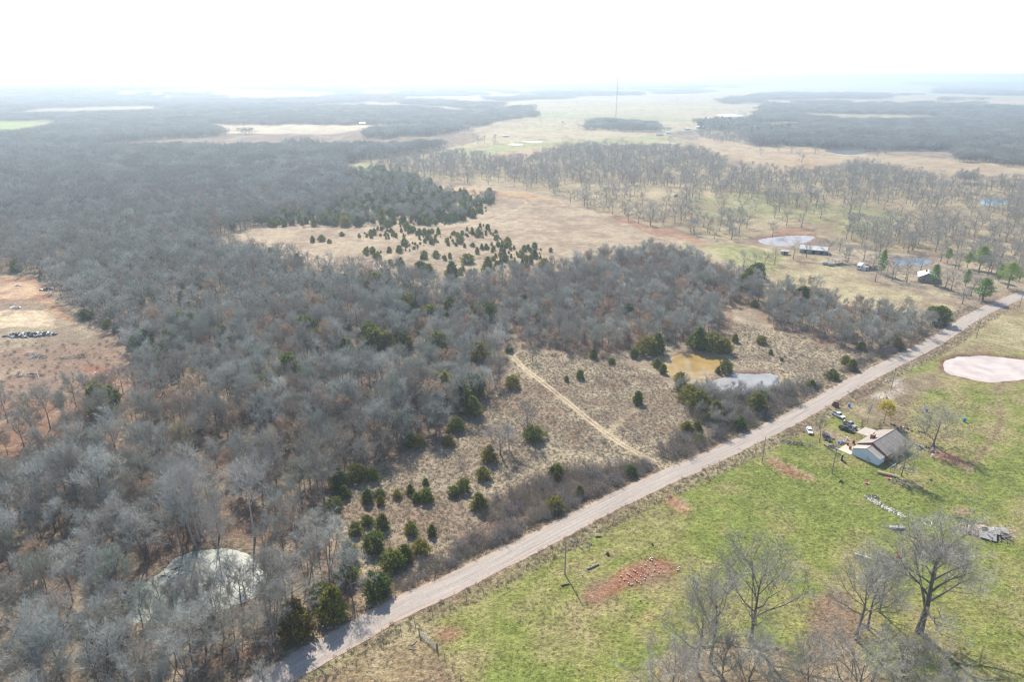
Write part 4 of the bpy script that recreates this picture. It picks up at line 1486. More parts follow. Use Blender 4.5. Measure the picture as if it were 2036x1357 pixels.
def cedar_label(px, py, wpx, small, big):
    size = 'small' if wpx * mpp(px, py) < small else ('large' if wpx * mpp(px, py) > big else 'mid-sized')
    x, y = g(px, py)
    rd = float(road_dist(np.array([x]), np.array([y]))[0])
    if near_poly(PG['B'], x, y, 14):
        w = 'on the bank of the ochre pond'
    elif near_poly(PG['C'], x, y, 14):
        w = 'in the brush beside the pale grey pond'
    elif near_poly(PG['A'], x, y, 14):
        w = 'beside the milky pond'
    elif rd < 14:
        w = 'in the brush along the road verge'
    elif near_poly(CEDAR_T, x, y, 0):
        w = 'in the dense cedar thicket above the tan field'
    elif near_poly(FIELD_C, x, y, 0):
        w = 'scattered on the tan field'
    elif near_poly(WOOD2, x, y, 0):
        w = 'in the brushy wood between tan field and ochre pond'
    elif near_poly(WOOD3, x, y, 6):
        w = 'in the brush east of the ponds'
    elif near_poly(CLEARING, x, y, 18):
        w = 'at the edge of the brown clearing'
    elif near_poly(WOOD1, x, y, 0):
        dd = float(segdist(WOOD1, np.array([x]), np.array([y]), True)[0])
        w = 'at the wood edge facing the dry meadow' if dd < 9 else 'among grey trees of the big wood'
    elif py < 640:
        w = 'near the farm pasture'
    else:
        w = 'in the dry grass meadow above the road' if px < 1320 else 'in the dry grass east of the ponds'
    return '%s dark green cedar %s' % (size, w), 'cedars ' + w


taken = []          # (x, y, radius) of hand-set plants
plant(CEDR, 'cedar_tree', G(592, 1268), 0.3, (1.75, 1.75, 1.9), 'rusty orange tipped cedar beside the road at the wood corner', 'cedar tree')
plant(CEDR, 'cedar_tree', G(1106, 958), 0.8, (0.7, 0.7, 0.7), 'rusty low cedar in the roadside brush', 'cedar tree')
ci_ = 0
for px, py, wpx in CEDARS:
    p = G(px, py)
    w = wpx * mpp(px, py)
    k = ci_ % 5
    ci_ += 1
    s = w / (4.4, 3.9, 5.0, 3.4, 4.6)[k]
    lb, gr = cedar_label(px, py, wpx, 3.0, 5.2)
    plant(CED[k], 'cedar_tree', p, rg.uniform(0, 6.28), (s, s, s * rg.uniform(0.68, 0.95)), lb, 'cedar tree', gr)
    taken.append((p.x, p.y, w * 0.5))

# the cedar thicket and its stragglers across the tan field
def jitter_set(poly, spacing, keep, smin, smax, falloff=None):
    x, y = sample(poly, spacing, rg)
    k = rg.random(len(x)) < keep
    if falloff is not None:
        k &= falloff(x, y)
    x, y = x[k], y[k]
    return x, y, rg.uniform(smin, smax, len(x)) ** 1.0


x1, y1, s1 = jitter_set(CEDAR_T, 7.0, 0.75, 0.6, 1.7)
kk_ = fbm(x1 / 30, y1 / 30, 151, 3) > 0.34
x1, y1, s1 = x1[kk_], y1[kk_], s1[kk_] * (0.6 + 0.8 * fbm(x1[kk_] / 40, y1[kk_] / 40, 153, 2))
x2, y2, s2 = jitter_set(CEDAR_S, 5.0, 0.75, 0.28, 1.1)
kk_ = fbm(x2 / 22, y2 / 22, 152, 3) > 0.47
x2, y2, s2 = x2[kk_], y2[kk_], s2[kk_]
s2 = np.where(rg.random(len(s2)) < 0.6, s2 * 0.6, s2)
k = off_tracks(x2, y2)
x2, y2, s2 = x2[k], y2[k], s2[k]
cx_, cy_, cs_ = np.concatenate([x1, x2]), np.concatenate([y1, y2]), np.concatenate([s1, s2])
order = np.argsort(-cs_ / np.hypot(cx_, cy_))
zc = gz(cx_, cy_)
left = max(0, 298 - len(CEDARS) - 2)
for i in order[:left]:
    px, py = proj(cx_[i], cy_[i])
    s = cs_[i]
    lb, gr = cedar_label(px, py, 4.2 * s / mpp(px, py), 3.0, 5.2)
    plant(CED[int(rg.integers(5))], 'cedar_tree', (cx_[i], cy_[i], zc[i]), rg.uniform(0, 6.28), (s, s, s * rg.uniform(0.85, 1.1)), lb, 'cedar tree', gr)
rest_c = [(cx_[i], cy_[i], zc[i], cs_[i]) for i in order[left:]]

# ------------------------------------------------------------------ the woods
tk = np.array(taken)


def clear_of_cedars(x, y, f=0.8):
    m = np.ones(x.shape, bool)
    for a, b_, r_ in taken:
        m &= (x - a) ** 2 + (y - b_) ** 2 > (r_ * f) ** 2
    return m


bare = []       # x, y, scale, proto index, zone
x, y = sample([WOOD1], 5.5, rg)
d = np.hypot(x, y)
k = off_road(x, y, 7.0) & off_tracks(x, y, 2.0) & clear_of_cedars(x, y) & (d < 330) & (rg.random(len(x)) < 0.93)
k &= fbm(x / 15, y / 15, 161, 3) > 0.36
sp = inpoly(SPARSE_L, x, y)
k &= ~(sp & (rg.random(len(x)) < 0.62))
px, py = proj(x, y)
k &= ~((segdist(PG['A'], x, y, True) < 9) & (py < 1150) & (rg.random(len(x)) < 0.5))
# keep the line of sight over the pond's near bank thin
px, py = proj(x, y)
k &= ~((px > 280) & (px < 500) & (py > 1195) & (py < 1262) & (rg.random(len(x)) < 0.5))
x, y = x[k], y[k]
sc = np.clip(0.66 + 0.75 * fbm(x / 30, y / 30, 91, 3) + rg.normal(0, 0.19, len(x)), 0.45, 1.6)
rel = fbm(x / 45, y / 45, 95, 3)
typ = np.where(rg.random(len(x)) < np.clip((rel - 0.47) * 1.0, 0.03, 0.25), 1, 0)
typ = np.where((rg.random(len(x)) < np.clip((0.62 - rel) * 0.9, 0.04, 0.24)) & (np.hypot(x, y) > 222), 2, typ)
W = [(x[i], y[i], sc[i], typ[i]) for i in range(len(x))]
x, y = sample([WOOD2, WOOD3], 5.6, rg)
k = off_road(x, y, 7.0) & off_tracks(x, y, 2.2) & clear_of_cedars(x, y) & (rg.random(len(x)) < 0.85)
x, y = x[k], y[k]
sc = np.clip(0.45 + 0.7 * fbm(x / 30, y / 30, 92, 3) + rg.normal(0, 0.12, len(x)), 0.4, 1.15)
typ = np.where(rg.random(len(x)) < 0.09, 1, 0)
W += [(x[i], y[i], sc[i], typ[i]) for i in range(len(x))]
x, y = sample([HEDGE_C], 5.0, rg)
k = off_road(x, y, 7.5) & clear_of_cedars(x, y) & (rg.random(len(x)) < 0.7)
W += [(x[i], y[i], rg.uniform(0.4, 0.75), 0) for i in np.nonzero(k)[0]]
# grey trees mixed through the cedar thicket, and scattered inside the woods' cedar pockets
x, y = sample([CEDAR_T], 9.0, rg)
W += [(x[i], y[i], rg.uniform(0.6, 1.1), 0) for i in range(len(x)) if rg.random() < 0.7]
W = np.array(W)
zW = gz(W[:, 0], W[:, 1])
W = np.column_stack([W, zW])
size = W[:, 2] / np.hypot(W[:, 0], W[:, 1])
order = np.argsort(-size)


def wood_zone(x, y):
    a = np.array([x]), np.array([y])
    if near_poly(PG['A'], x, y, 12):
        return 'on the bank of the milky pond'
    if float(road_dist(*a)[0]) < 20:
        return 'at the wood edge along the road'
    if near_poly(SPARSE_L, x, y, 0):
        return 'in the thin stand over brown leaf litter'
    if near_poly(CLEARING, x, y, 10):
        return 'at the edge of the brown clearing'
    if near_poly(HEDGE_C, x, y, 0):
        return 'in the brush below the pale grey pond'
    if near_poly(WOOD3, x, y, 0):
        return 'in the roadside brush east of the ponds'
    if near_poly(WOOD2, x, y, 0):
        return 'in the brushy wood above the ochre pond'
    dd = float(segdist(WOOD1, *a, True)[0])
    return 'at the wood edge facing the dry meadow' if dd < 14 and x > -60 else 'in the big grey wood'


nb_ = nr_ = 0
restW = []
FORM = ['round crowned', 'upright', 'broad crowned', 'narrow', 'wide domed', 'many stemmed']
for i in order:
    xx, yy, ss, tt, zz = W[i]
    if tt == 0 and nb_ < 298:
        nb_ += 1
        kf = int(rg.integers(6))
        w = wood_zone(xx, yy)
        plant(WOODS[kf], 'bare_tree', (xx, yy, zz), rg.uniform(0, 6.28), (ss, ss, ss * rg.uniform(0.9, 1.15)), '%s grey leafless tree %s' % (FORM[kf], w), 'tree', '%s grey trees %s' % (FORM[kf], w))
    elif tt == 1 and nr_ < 150:
        nr_ += 1
        w = wood_zone(xx, yy)
        plant(RUST[int(rg.integers(2))], 'rust_leaved_tree', (xx, yy, zz), rg.uniform(0, 6.28), (ss, ss, ss), 'tree still holding dead rust brown leaves %s' % w, 'tree', 'rust brown leaved trees ' + w)
    else:
        restW.append((xx, yy, zz, ss, tt))
restW = np.array(restW)
near_coll = proto_collection('near_wood', [p.joined() for p in WOODS] + [p.joined() for p in RUST] + [p.joined() for p in CED])
n = len(restW)
idx = np.where(restW[:, 4] == 1, 6 + rg.integers(0, 2, n), rg.integers(0, 6, n))
idx = np.where(restW[:, 4] == 2, 8 + rg.integers(0, 5, n), idx)
rc = np.array(rest_c) if rest_c else np.zeros((0, 4))
pts = np.concatenate([restW[:, :3], rc[:, :3]])
idx = np.concatenate([idx, 8 + rg.integers(0, 5, len(rc))])
scl = np.concatenate([np.where(restW[:, 4] == 2, restW[:, 3] * 1.35 + 0.5, restW[:, 3]), rc[:, 3] * 1.05])
scatter('woodland', near_coll, pts, idx, rg.uniform(0, 6.28, len(pts)), scl, 'rest of the leafless grey and rust brown woodland with cedars', 'woodland')

# middle distance: 330 m to 700 m
lod_coll = proto_collection('middle_wood', [p.joined() for p in LODW] + [p.joined() for p in CEDF] + [p.joined() for p in RUST[:1]])
x, y = sample([WOOD1], 6.0, rg)
d = np.hypot(x, y)
k = (d >= 325) & (d < 720) & off_tracks(x, y, 3) & clear_of_cedars(x, y)
x, y = x[k], y[k]
rel = fbm(x / 70, y / 70, 97, 3)
idx = rg.integers(0, 4, len(x))
u = rg.random(len(x))
idx = np.where(u < np.clip((rel - 0.5) * 0.8, 0.008, 0.2), 4 + rg.integers(0, 3, len(x)), idx)
idx = np.where(u > 0.975, 7, idx)
sc = np.clip(0.72 + 0.65 * fbm(x / 45, y / 45, 98, 3) + rg.normal(0, 0.14, len(x)), 0.5, 1.5)
sc = np.where((idx >= 4) & (idx < 7), sc * 1.2, sc)
# evergreens round the far homesteads
ex_, ey_ = sample([GROVES[2], GROVES[3]], 16, rg)
kk_ = rg.random(len(ex_)) < 0.5
ex_, ey_ = ex_[kk_], ey_[kk_]
x, y = np.concatenate([x, ex_]), np.concatenate([y, ey_])
idx = np.concatenate([idx, 4 + rg.integers(0, 3, len(ex_))])
sc = np.concatenate([sc, rg.uniform(1.6, 2.8, len(ex_))])
scatter('middle_woodland', lod_coll, np.column_stack([x, y, gz(x, y)]), idx, rg.uniform(0, 6.28, len(x)), sc, 'blue grey leafless woodland stretching behind the cedar thicket', 'woodland')

# far woods out to the skyline
clump_coll = proto_collection('far_wood', [clump_mesh(300 + i) for i in range(5)])
NOTREE = [PRAIRIE, FIELD_C, SAV, SAV_DENSE1] + [gp(p) for c_, p in FAR_FIELDS]
P3 = []
S3 = []
for lo_, hi_, spc, sxy, sz in ((700, 1500, 15.5, 1.0, 1.05), (1500, 3000, 25, 1.6, 0.95), (3000, 6000, 50, 3.0, 1.1), (6000, 14000, 130, 8.0, 1.6)):
    nx_ = int(2 * hi_ * 0.86 / spc)
    ny_ = int((hi_ - lo_ * 0.7) / spc)
    X, Y = np.meshgrid(-hi_ * 0.86 + np.arange(nx_) * spc, lo_ * 0.7 + np.arange(ny_) * spc)
    x = (X + rg.uniform(-0.45, 0.45, X.shape) * spc).ravel()
    y = (Y + rg.uniform(-0.45, 0.45, X.shape) * spc).ravel()
    d = np.hypot(x, y)
    px, py = proj(x, y)
    k = (d >= lo_) & (d < hi_) & (px > -160) & (px < 2200)
    x, y, d, px, py = x[k], y[k], d[k], px[k], py[k]
    k = np.ones(x.shape, bool)
    ww = np.clip(d / 170, 0.7, 12)
    xw = x + 9 * ww * (fbm(x / (7 * ww), y / (7 * ww), 181, 3) - 0.5)
    yw = y + 16 * ww * (fbm(x / (7 * ww), y / (7 * ww), 183, 3) - 0.5)
    for p in NOTREE:
        k &= ~inpoly(p, xw, yw)
    k &= ~open_gap(x, y, d)
    inw = inpoly(WOOD1, x, y)
    k &= inw | (py < 300) | (px > 1900)
    k &= ~((py > 255) & (px > 960) & (px < 1500))
    for p in GROVES:
        k |= inpoly(p, xw, yw)
    k &= off_road(x, y, 8) if hi_ < 1600 else True
    x, y, d = x[k], y[k], d[k]
    P3.append(np.column_stack([x, y, gz(x, y)]))
    f = 0.85 + 0.4 * fbm(x / 120, y / 120, 77, 2)
    S3.append(np.column_stack([sxy * f, sxy * f, sz * f * rg.uniform(0.85, 1.15, len(x))]))
P3 = np.concatenate(P3)
S3 = np.concatenate(S3)
scatter('far_woodland', clump_coll, P3, rg.integers(0, 5, len(P3)), rg.uniform(0, 6.28, len(P3)), S3, 'hazy leafless woods running to the skyline', 'woodland')

# ------------------------------------------------------------------ open oak pasture
sv = []
x, y = sample(SAV, 9.0, rg)
wx_ = x + 60 * (fbm(x / 70, y / 70, 171, 3) - 0.5)
wy_ = y + 160 * (fbm(x / 70, y / 70, 173, 3) - 0.5)
dense = inpoly(SAV_DENSE1, wx_, wy_) | inpoly(SAV_DENSE2, wx_, wy_) | inpoly(SAV_DENSE3, wx_, wy_)
pr = np.where(dense, 0.66, np.clip(0.40 + 2.2 * (fbm(x / 55, y / 90, 101, 3) - 0.45), 0.05, 0.62))
px, py = proj(x, y)
pr = np.where((px > 1480) & (px < 1680) & (py > 312) & (py < 345), 0.03, pr)
pr = np.where((px > 1500) & (px < 1680) & (py > 455), 0.0, pr)
pr = np.where((px > 1560) & (px < 1780) & (py > 412) & (py < 448), pr * 0.4, pr)
k = off_road(x, y, 9) & (rg.random(len(x)) < pr)
sv += [(x[i], y[i], rg.uniform(0.7, 1.2), 1 if dense[i] else 0) for i in np.nonzero(k)[0]]
x, y = sample(LOOSE, 13, rg)
k = off_road(x, y, 9) & (rg.random(len(x)) < 0.6)
sv += [(x[i], y[i], rg.uniform(0.8, 1.3), 0) for i in np.nonzero(k)[0]]
# trees standing between the farm buildings
for px_, py_ in [(1478, 536), (1500, 533), (1520, 531), (1540, 526), (1536, 470), (1577, 515), (1603, 512), (1645, 508), (1669, 500), (1680, 520), (1685, 523), (1692, 476), (1717, 472), (1740, 500), (1748, 512), (1717, 518), (1735, 538),
                 (1760, 505), (1735, 465), (1780, 470), (1802, 562), (1800, 556), (1830, 540), (1879, 575), (1890, 580), (1898, 536), (1905, 537), (1945, 545), (1963, 548), (1970, 530), (1913, 606), (1930, 590), (1946, 590),
                 (1870, 520), (1860, 500), (1820, 488), (1795, 485), (1840, 480), (1773, 558), (1740, 560), (1930, 512), (1990, 520), (2010, 540), (2025, 560), (2030, 520), (1955, 500)]:
    x_, y_ = g(px_, py_)
    sv.append((x_, y_, rg.uniform(0.8, 1.1), 2))
# single trees and short rows on the prairie
for px_, py_ in [(985, 280), (963, 283), (982, 290), (1075, 243), (1118, 252), (1150, 258), (1164, 257), (1205, 287), (1237, 288), (1331, 287), (1345, 302), (1346, 202), (1510, 343), (1528, 345), (1594, 323), (1512, 308), (1548, 300),
                 (1574, 303), (1620, 305), (1590, 310), (1745, 312), (1760, 305), (930, 262), (940, 270), (950, 285), (878, 258), (1480, 232), (1470, 226)]:
    x_, y_ = g(px_, py_)
    sv.append((x_, y_, rg.uniform(0.9, 1.25), 3))
sv = np.array(sv)
zs = gz(sv[:, 0], sv[:, 1])
rank = sv[:, 2] / np.hypot(sv[:, 0], sv[:, 1]) + np.where(sv[:, 3] == 2, 1, 0)
order = np.argsort(-rank)
LB = ['leafless oak with dark trunk standing in the open oak pasture', 'leafless oak in the dense pasture grove', 'leafless oak among the farm buildings', 'lone leafless tree on the far prairie']
rest = []
for c_, i in enumerate(order):
    xx, yy, ss, tt = sv[i]
    if c_ < 296:
        plant(PAST[int(rg.integers(4))], 'pasture_oak', (xx, yy, zs[i]), rg.uniform(0, 6.28), (ss * 1.15, ss * 1.15, ss * 0.85), LB[int(tt)], 'tree', 'oaks: ' + LB[int(tt)])
    else:
        rest.append((xx, yy, zs[i], ss))
rest = np.array(rest)
past_coll = proto_collection('pasture_wood', [p.joined() for p in PAST])
scatter('pasture_grove', past_coll, rest[:, :3], rg.integers(0, 4, len(rest)), rg.uniform(0, 6.28, len(rest)), rest[:, 3:4] * np.array([[1.15, 1.15, 0.85]]), 'far leafless oaks of the open pasture groves', 'woodland')

# ------------------------------------------------------------------ brush and undergrowth
br = []
x, y = sample([HEDGE_R], 2.1, rg)
k = off_road(x, y, 5.2) & off_tracks(x, y, 2.2)
k &= fbm(x / 12, y / 12, 111, 3) > 0.30
br += [(x[i], y[i], rg.uniform(0.5, 1.35), 0) for i in np.nonzero(k)[0]]
fp_ = np.array(fine)[::2]
ft_ = np.gradient(fp_, axis=0)
ft_ /= np.linalg.norm(ft_, axis=1)[:, None]
fn_ = np.stack([-ft_[:, 1], ft_[:, 0]], 1)
for _ in range(4):
    q = fp_ + fn_ * rg.uniform(5.6, 10.5, len(fp_))[:, None]
    px, py = proj(q[:, 0], np.maximum(q[:, 1], 5))
    n_ = fbm(q[:, 0] / 14, q[:, 1] / 14, 119, 3)
    k = (q[:, 1] > 40) & (((px > 740) & (px < 1320) & (n_ > 0.34)) | ((px > 1580) & (px < 1900) & (n_ > 0.50))) & off_tracks(q[:, 0], q[:, 1], 2.6)
    br += [(a_[0], a_[1], rg.uniform(0.35, 0.95), 0) for a_ in q[k]]
x, y = sample([HEDGE_C, HEDGE_E], 2.5, rg)
k = off_road(x, y, 5.5) & (fbm(x / 12, y / 12, 112, 3) > 0.33)
br += [(x[i], y[i], rg.uniform(0.6, 1.6), 1) for i in np.nonzero(k)[0]]
br = np.array(br)
zb = gz(br[:, 0], br[:, 1])
order = np.argsort(-br[:, 2] / np.hypot(br[:, 0], br[:, 1]))
rest = []
for c_, i in enumerate(order):
    xx, yy, ss, tt = br[i]
    if c_ < 200:
        kk = int(rg.integers(5))
        w = 'in the brush strip along the road' if tt == 0 else 'in the thicket between the ponds and the road'
        cl = 'grey' if kk < 3 else 'straw coloured'
        plant((BRU + BRT)[kk], 'leafless_shrub', (xx, yy, zb[i]), rg.uniform(0, 6.28), ss, '%s leafless twiggy shrub %s' % (cl, w), 'shrub', '%s shrubs %s' % (cl, w), parts=('stems', 'twigs'))
    else:
        rest.append((xx, yy, zb[i], ss))
x, y = sample([WOOD1, WOOD2, WOOD3], 4.4, rg)
d = np.hypot(x, y)
k = (d < 330) & off_road(x, y, 6.0) & off_tracks(x, y, 2.0) & (rg.random(len(x)) < 0.6)
k &= ~((segdist(PG['A'], x, y, True) < 7) & (rg.random(len(x)) < 0.6))
x, y = x[k], y[k]
z = gz(x, y)
rest += [(x[i], y[i], z[i], rg.uniform(0.3, 0.85)) for i in range(len(x))]
x, y = sample([CLEARING], 4.0, rg)
px, py = proj(x, y)
k = (py > 680) & (rg.random(len(x)) < 0.6)
x, y = x[k], y[k]
z = gz(x, y)
rest += [(x[i], y[i], z[i], rg.uniform(0.2, 0.5)) for i in range(len(x))]
# weedy growth at the meadow margins
MEADOW = gp([(640, 1000), (740, 940), (900, 880), (1005, 770), (1030, 700), (1200, 708), (1310, 745), (1350, 790), (1400, 870), (1320, 930), (1100, 1030), (900, 1122), (780, 1187), (650, 1110), (600, 1050)])
MEADOW_E = gp([(1440, 640), (1540, 655), (1640, 690), (1800, 695), (1700, 745), (1600, 790), (1555, 745), (1460, 722)])
x, y = sample([MEADOW, MEADOW_E], 5.0, rg)
k = off_road(x, y, 6) & off_tracks(x, y, 2.5) & (fbm(x / 25, y / 25, 117, 3) > 0.55)
x, y = x[k], y[k]
z = gz(x, y)
rest += [(x[i], y[i], z[i], rg.uniform(0.18, 0.5)) for i in range(len(x))]
# brush pockets in the brushy woods
x, y = sample([WOOD2, WOOD3], 3.6, rg)
k = off_road(x, y, 6) & off_tracks(x, y, 2.2)
x, y = x[k], y[k]
z = gz(x, y)
rest += [(x[i], y[i], z[i], rg.uniform(0.4, 1.1)) for i in range(len(x))]
rest = np.array(rest)
bru_coll = proto_collection('brush_mix', [p.joined() for p in BRU + BRT])
pk = rg.choice(5, len(rest), p=[0.28, 0.28, 0.24, 0.1, 0.1])
scatter('undergrowth', bru_coll, rest[:, :3], pk, rg.uniform(0, 6.28, len(rest)), rest[:, 3], 'leafless twiggy undergrowth in woods and clearing', 'undergrowth')


# ------------------------------------------------------------------ grass
def tuft(seed, h, w, nbl, bw=0.05):
    r = random.Random(seed)
    m = MB()
    for i in range(nbl):
        a = r.uniform(0, 6.28)
        q = r.random() ** 0.5
        b = Vector((math.cos(a) * q * w * 0.35, math.sin(a) * q * w * 0.35, -0.03))
        d = (Vector((math.cos(a) * q, math.sin(a) * q, 0.9)) + rvec(r) * 0.4).normalized()
        e = b + d * h * r.uniform(0.6, 1.15)
        s_ = d.cross(rvec(r)).normalized() * bw
        m.face([b - s_, b + s_, e])
    return m


dry_coll = proto_collection('dry_tufts', [tuft(400 + i, 0.55, 0.9, 26).mesh('dry_tuft', [M['dry_grass']]) for i in range(3)])
x, y = sample([MEADOW, MEADOW_E], 0.95, rg)
k = off_road(x, y, 5.5) & off_tracks(x, y, 1.5) & (rg.random(len(x)) < 0.25 + 0.9 * fbm(x / 9, y / 9, 121, 3))
x, y = x[k], y[k]
pt = [np.column_stack([x, y, gz(x, y)])]
ss = [rg.uniform(0.5, 1.25, len(x))]
VERGE = np.concatenate([ROAD[4:-9] + 0, ROAD[4:-9][::-1] + 0])
tang = np.gradient(ROAD, axis=0)
tang /= np.linalg.norm(tang, axis=1)[:, None]
nor = np.stack([-tang[:, 1], tang[:, 0]], 1)
for side, a_, b_, dens in ((1, 3.3, 8.5, 8), (-1, 3.3, 8.0, 6)):
    fp = np.array(fine)
    ft = np.gradient(fp, axis=0)
    ft /= np.linalg.norm(ft, axis=1)[:, None]
    fn = np.stack([-ft[:, 1], ft[:, 0]], 1)
    m = (fp[:, 1] > 60) & (fp[:, 1] < 330)
    for _ in range(dens):
        u = rg.uniform(a_, b_, m.sum())
        q = fp[m] + fn[m] * side * u[:, None] + rg.normal(0, 0.5, (m.sum(), 2))
        pt.append(np.column_stack([q[:, 0], q[:, 1], gz(q[:, 0], q[:, 1])]))
        ss.append(rg.uniform(0.4, 1.2, m.sum()))
pt = np.concatenate(pt)
ss = np.concatenate(ss)
scatter('dry_grass', dry_coll, pt, rg.integers(0, 3, len(pt)), rg.uniform(0, 6.28, len(pt)), ss, 'straw coloured bunch grass of the meadow and road verges', 'grass')

PASTURE = gp([(520, 1420), (800, 1260), (1100, 1100), (1450, 925), (1600, 880), (1700, 900), (1800, 770), (1880, 770), (2140, 780), (2200, 1450), (900, 1460)])
grn_coll = proto_collection('green_tufts', [tuft(410 + i, 0.22, 0.8, 26, 0.05).mesh('green_tuft', [M['green_grass']]) for i in range(2)] + [tuft(415, 0.35, 0.8, 22).mesh('weed_tuft', [M['dry_grass']])])
x, y = sample([PASTURE], 1.15, rg, margin=60)
k = off_road(x, y, 6) & (rg.random(len(x)) < np.clip(1.9 * fbm(x / 8, y / 8, 131, 4) - 0.45, 0.02, 0.95))
for c_, p_, w_ in COVER:
    if c_ == RED:
        k &= ~inpoly(p_, x, y)
x, y = x[k], y[k]
weed = fbm(x / 14, y / 14, 141, 3) > 0.56
idx = np.where(weed, 2, rg.integers(0, 2, len(x)))
scatter('pasture_grass', grn_coll, np.column_stack([x, y, gz(x, y)]), idx, rg.uniform(0, 6.28, len(x)), rg.uniform(0.5, 1.2, len(x)), 'short green tufts and weeds of the pasture', 'grass')
# ------------------------------------------------------------------ buildings
ROAD_ANG = R(38.1)


def slab(mb, pts, th, mi=0):
    """sheet of thickness th over four corner points (counter-clockwise seen from above)"""
    p = [Vector(q) for q in pts]
    n = (p[1] - p[0]).cross(p[2] - p[0]).normalized() * th
    k = len(mb.v)
    mb.v += [tuple(q) for q in p] + [tuple(q + n) for q in p]
    m = len(p)
    mb.f.append(tuple(k + i for i in range(m))[::-1])
    mb.f.append(tuple(k + m + i for i in range(m)))
    mb.m += [mi, mi]
    for i in range(m):
        j = (i + 1) % m
        mb.f.append((k + i, k + j, k + m + j, k + m + i))
        mb.m.append(mi)


def part(mb, name, m, parent):
    return mb.build(name, m, parent)


def pane(parent, name, c, d, rz, m, frame=None):
    b = MB()
    b.box(c, d, rz=rz)
    o = b.build(name, m, parent)
    return o


def gable(name, loc, rz, L, W, eave, ridge, wm, rm, label, cat='building', over=0.35, x0=0.0, doors=(), windows=(), root=None, hip=0.0, offset=(0, 0), seams=0, open_front=False):
    """gabled block: ridge along local x; doors and windows are (side, along, width, height, sill)"""
    o = root or empty(name, loc, rz)
    if root is None:
        tag(o, label, cat)
    ox, oy = offset
    hL, hW = L / 2, W / 2
    w = MB()
    if not open_front:
        V = [(-hL, -hW, -0.4), (hL, -hW, -0.4), (hL, hW, -0.4), (-hL, hW, -0.4), (-hL, -hW, eave), (hL, -hW, eave), (hL, hW, eave), (-hL, hW, eave), (-hL, 0, ridge), (hL, 0, ridge)]
        w.v = [(x + ox, y + oy, z) for x, y, z in V]
        w.f = [(0, 1, 5, 4), (2, 3, 7, 6), (1, 2, 6, 9, 5), (3, 0, 4, 8, 7)]
        w.m = [0] * 4
        part(w, 'wall', wm, o)
    else:
        for sx in np.linspace(-hL + 0.15, hL - 0.15, 4):
            for sy in (-hW + 0.1, hW - 0.1):
                q = MB()
                q.box((sx + ox, sy + oy, eave / 2 - 0.2), (0.16, 0.16, eave + 0.4))
                part(q, 'post', M['post_wood'], o)
    sl = (ridge - eave) / hW
    for s in (-1, 1):
        r_ = MB()
        e0 = (ox - hL - over, oy + s * (hW + over), eave - sl * over)
        e1 = (ox + hL + over, oy + s * (hW + over), eave - sl * over)
        r0 = (ox - hL - over + hip, oy, ridge)
        r1 = (ox + hL + over - hip, oy, ridge)
        slab(r_, [e0, e1, r1, r0] if s < 0 else [e1, e0, r0, r1], 0.12)
        rp = part(r_, 'roof_panel', rm, o)
        if seams:
            for i in range(1, seams):
                t = i / seams
                a = Vector(e0).lerp(Vector(e1), t) + Vector((0, 0, 0.13))
                b_ = Vector(r0).lerp(Vector(r1), t) + Vector((0, 0, 0.13))
                q = MB()
                q.tube([a, b_], [0.04, 0.04], 4)
                part(q, 'seam', rm, rp)
    rc_ = MB()
    rc_.tube([Vector((ox - hL - over + hip, oy, ridge + 0.1)), Vector((ox + hL + over - hip, oy, ridge + 0.1))], [0.13, 0.13], 5, cap=True)
    part(rc_, 'ridge_cap', rm, o)
    for kind, lst in (('door', doors), ('window', windows)):
        for side, al, ww, hh, sill in lst:
            z = sill + hh / 2
            if side in ('s', 'n'):
                c = (al + ox, (-hW if side == 's' else hW) + oy, z)
                d = (ww, 0.12, hh)
                fd = (ww + 0.2, 0.08, hh + 0.2)
            else:
                c = ((-hL if side == 'w' else hL) + ox, al + oy, z)
                d = (0.12, ww, hh)
                fd = (0.08, ww + 0.2, hh + 0.2)
            f = MB()
            f.box(c, d)
            ob = part(f, kind, M['glass'] if kind == 'window' else M['dark'], o)
            f = MB()
            f.box(c, fd)
            part(f, 'frame', M['trim'], ob)
    return o


# the ranch house beside the road
HX = Vector((0.80, 0.60, 0))
hz = 0.05
O_ = Vector((107.9, 188.7, 0)) + Vector((0.6, -0.8, 0)) * 4.1
c_ = O_ + HX * 10.2
house = empty('ranch_house', (c_.x, c_.y, gz1(c_.x, c_.y)), math.atan2(0.6, 0.8))
tag(house, 'single storey ranch house with tan metal roof, red brick walls and pale blue gable', 'house')
gable('main', None, 0, 13.6, 9.0, 2.8, 5.1, M['brick'], M['roof_grey'], '', root=house, over=0.45, seams=9, doors=[('s', -1.0, 1.1, 2.1, 0.1)],
      windows=[('s', 2.0, 1.6, 1.1, 1.0), ('s', 4.6, 1.2, 1.0, 1.0), ('s', -4.0, 1.6, 1.1, 1.0), ('e', 1.5, 1.4, 1.1, 1.0), ('n', -2.0, 1.6, 1.1, 1.0)])
ext = MB()
gable('ext', None, 0, 4.4, 8.4, 2.35, 4.1, M['siding'], M['roof_tan'], '', root=house, over=0.3, offset=(-8.2, 0), seams=3, doors=[('n', -8.2, 1.0, 2.0, 0.1)])
for z_ in np.arange(0.35, 2.3, 0.35):
    q = MB()
    q.box((-10.41, 0, z_), (0.03, 8.42, 0.02))
    part(q, 'siding_joint', M['trim'], house)
q = MB()
q.box((-10.44, 0, -0.05), (0.10, 8.5, 0.35))
part(q, 'footing', M['concrete'], house)
q = MB()
q.box((-2.4, 2.3, 4.6), (1.5, 1.0, 1.9))
ch = part(q, 'chimney', M['brick'], house)
q = MB()
q.box((-2.4, 2.3, 5.6), (1.7, 1.2, 0.14))
part(q, 'cap', M['concrete'], ch)
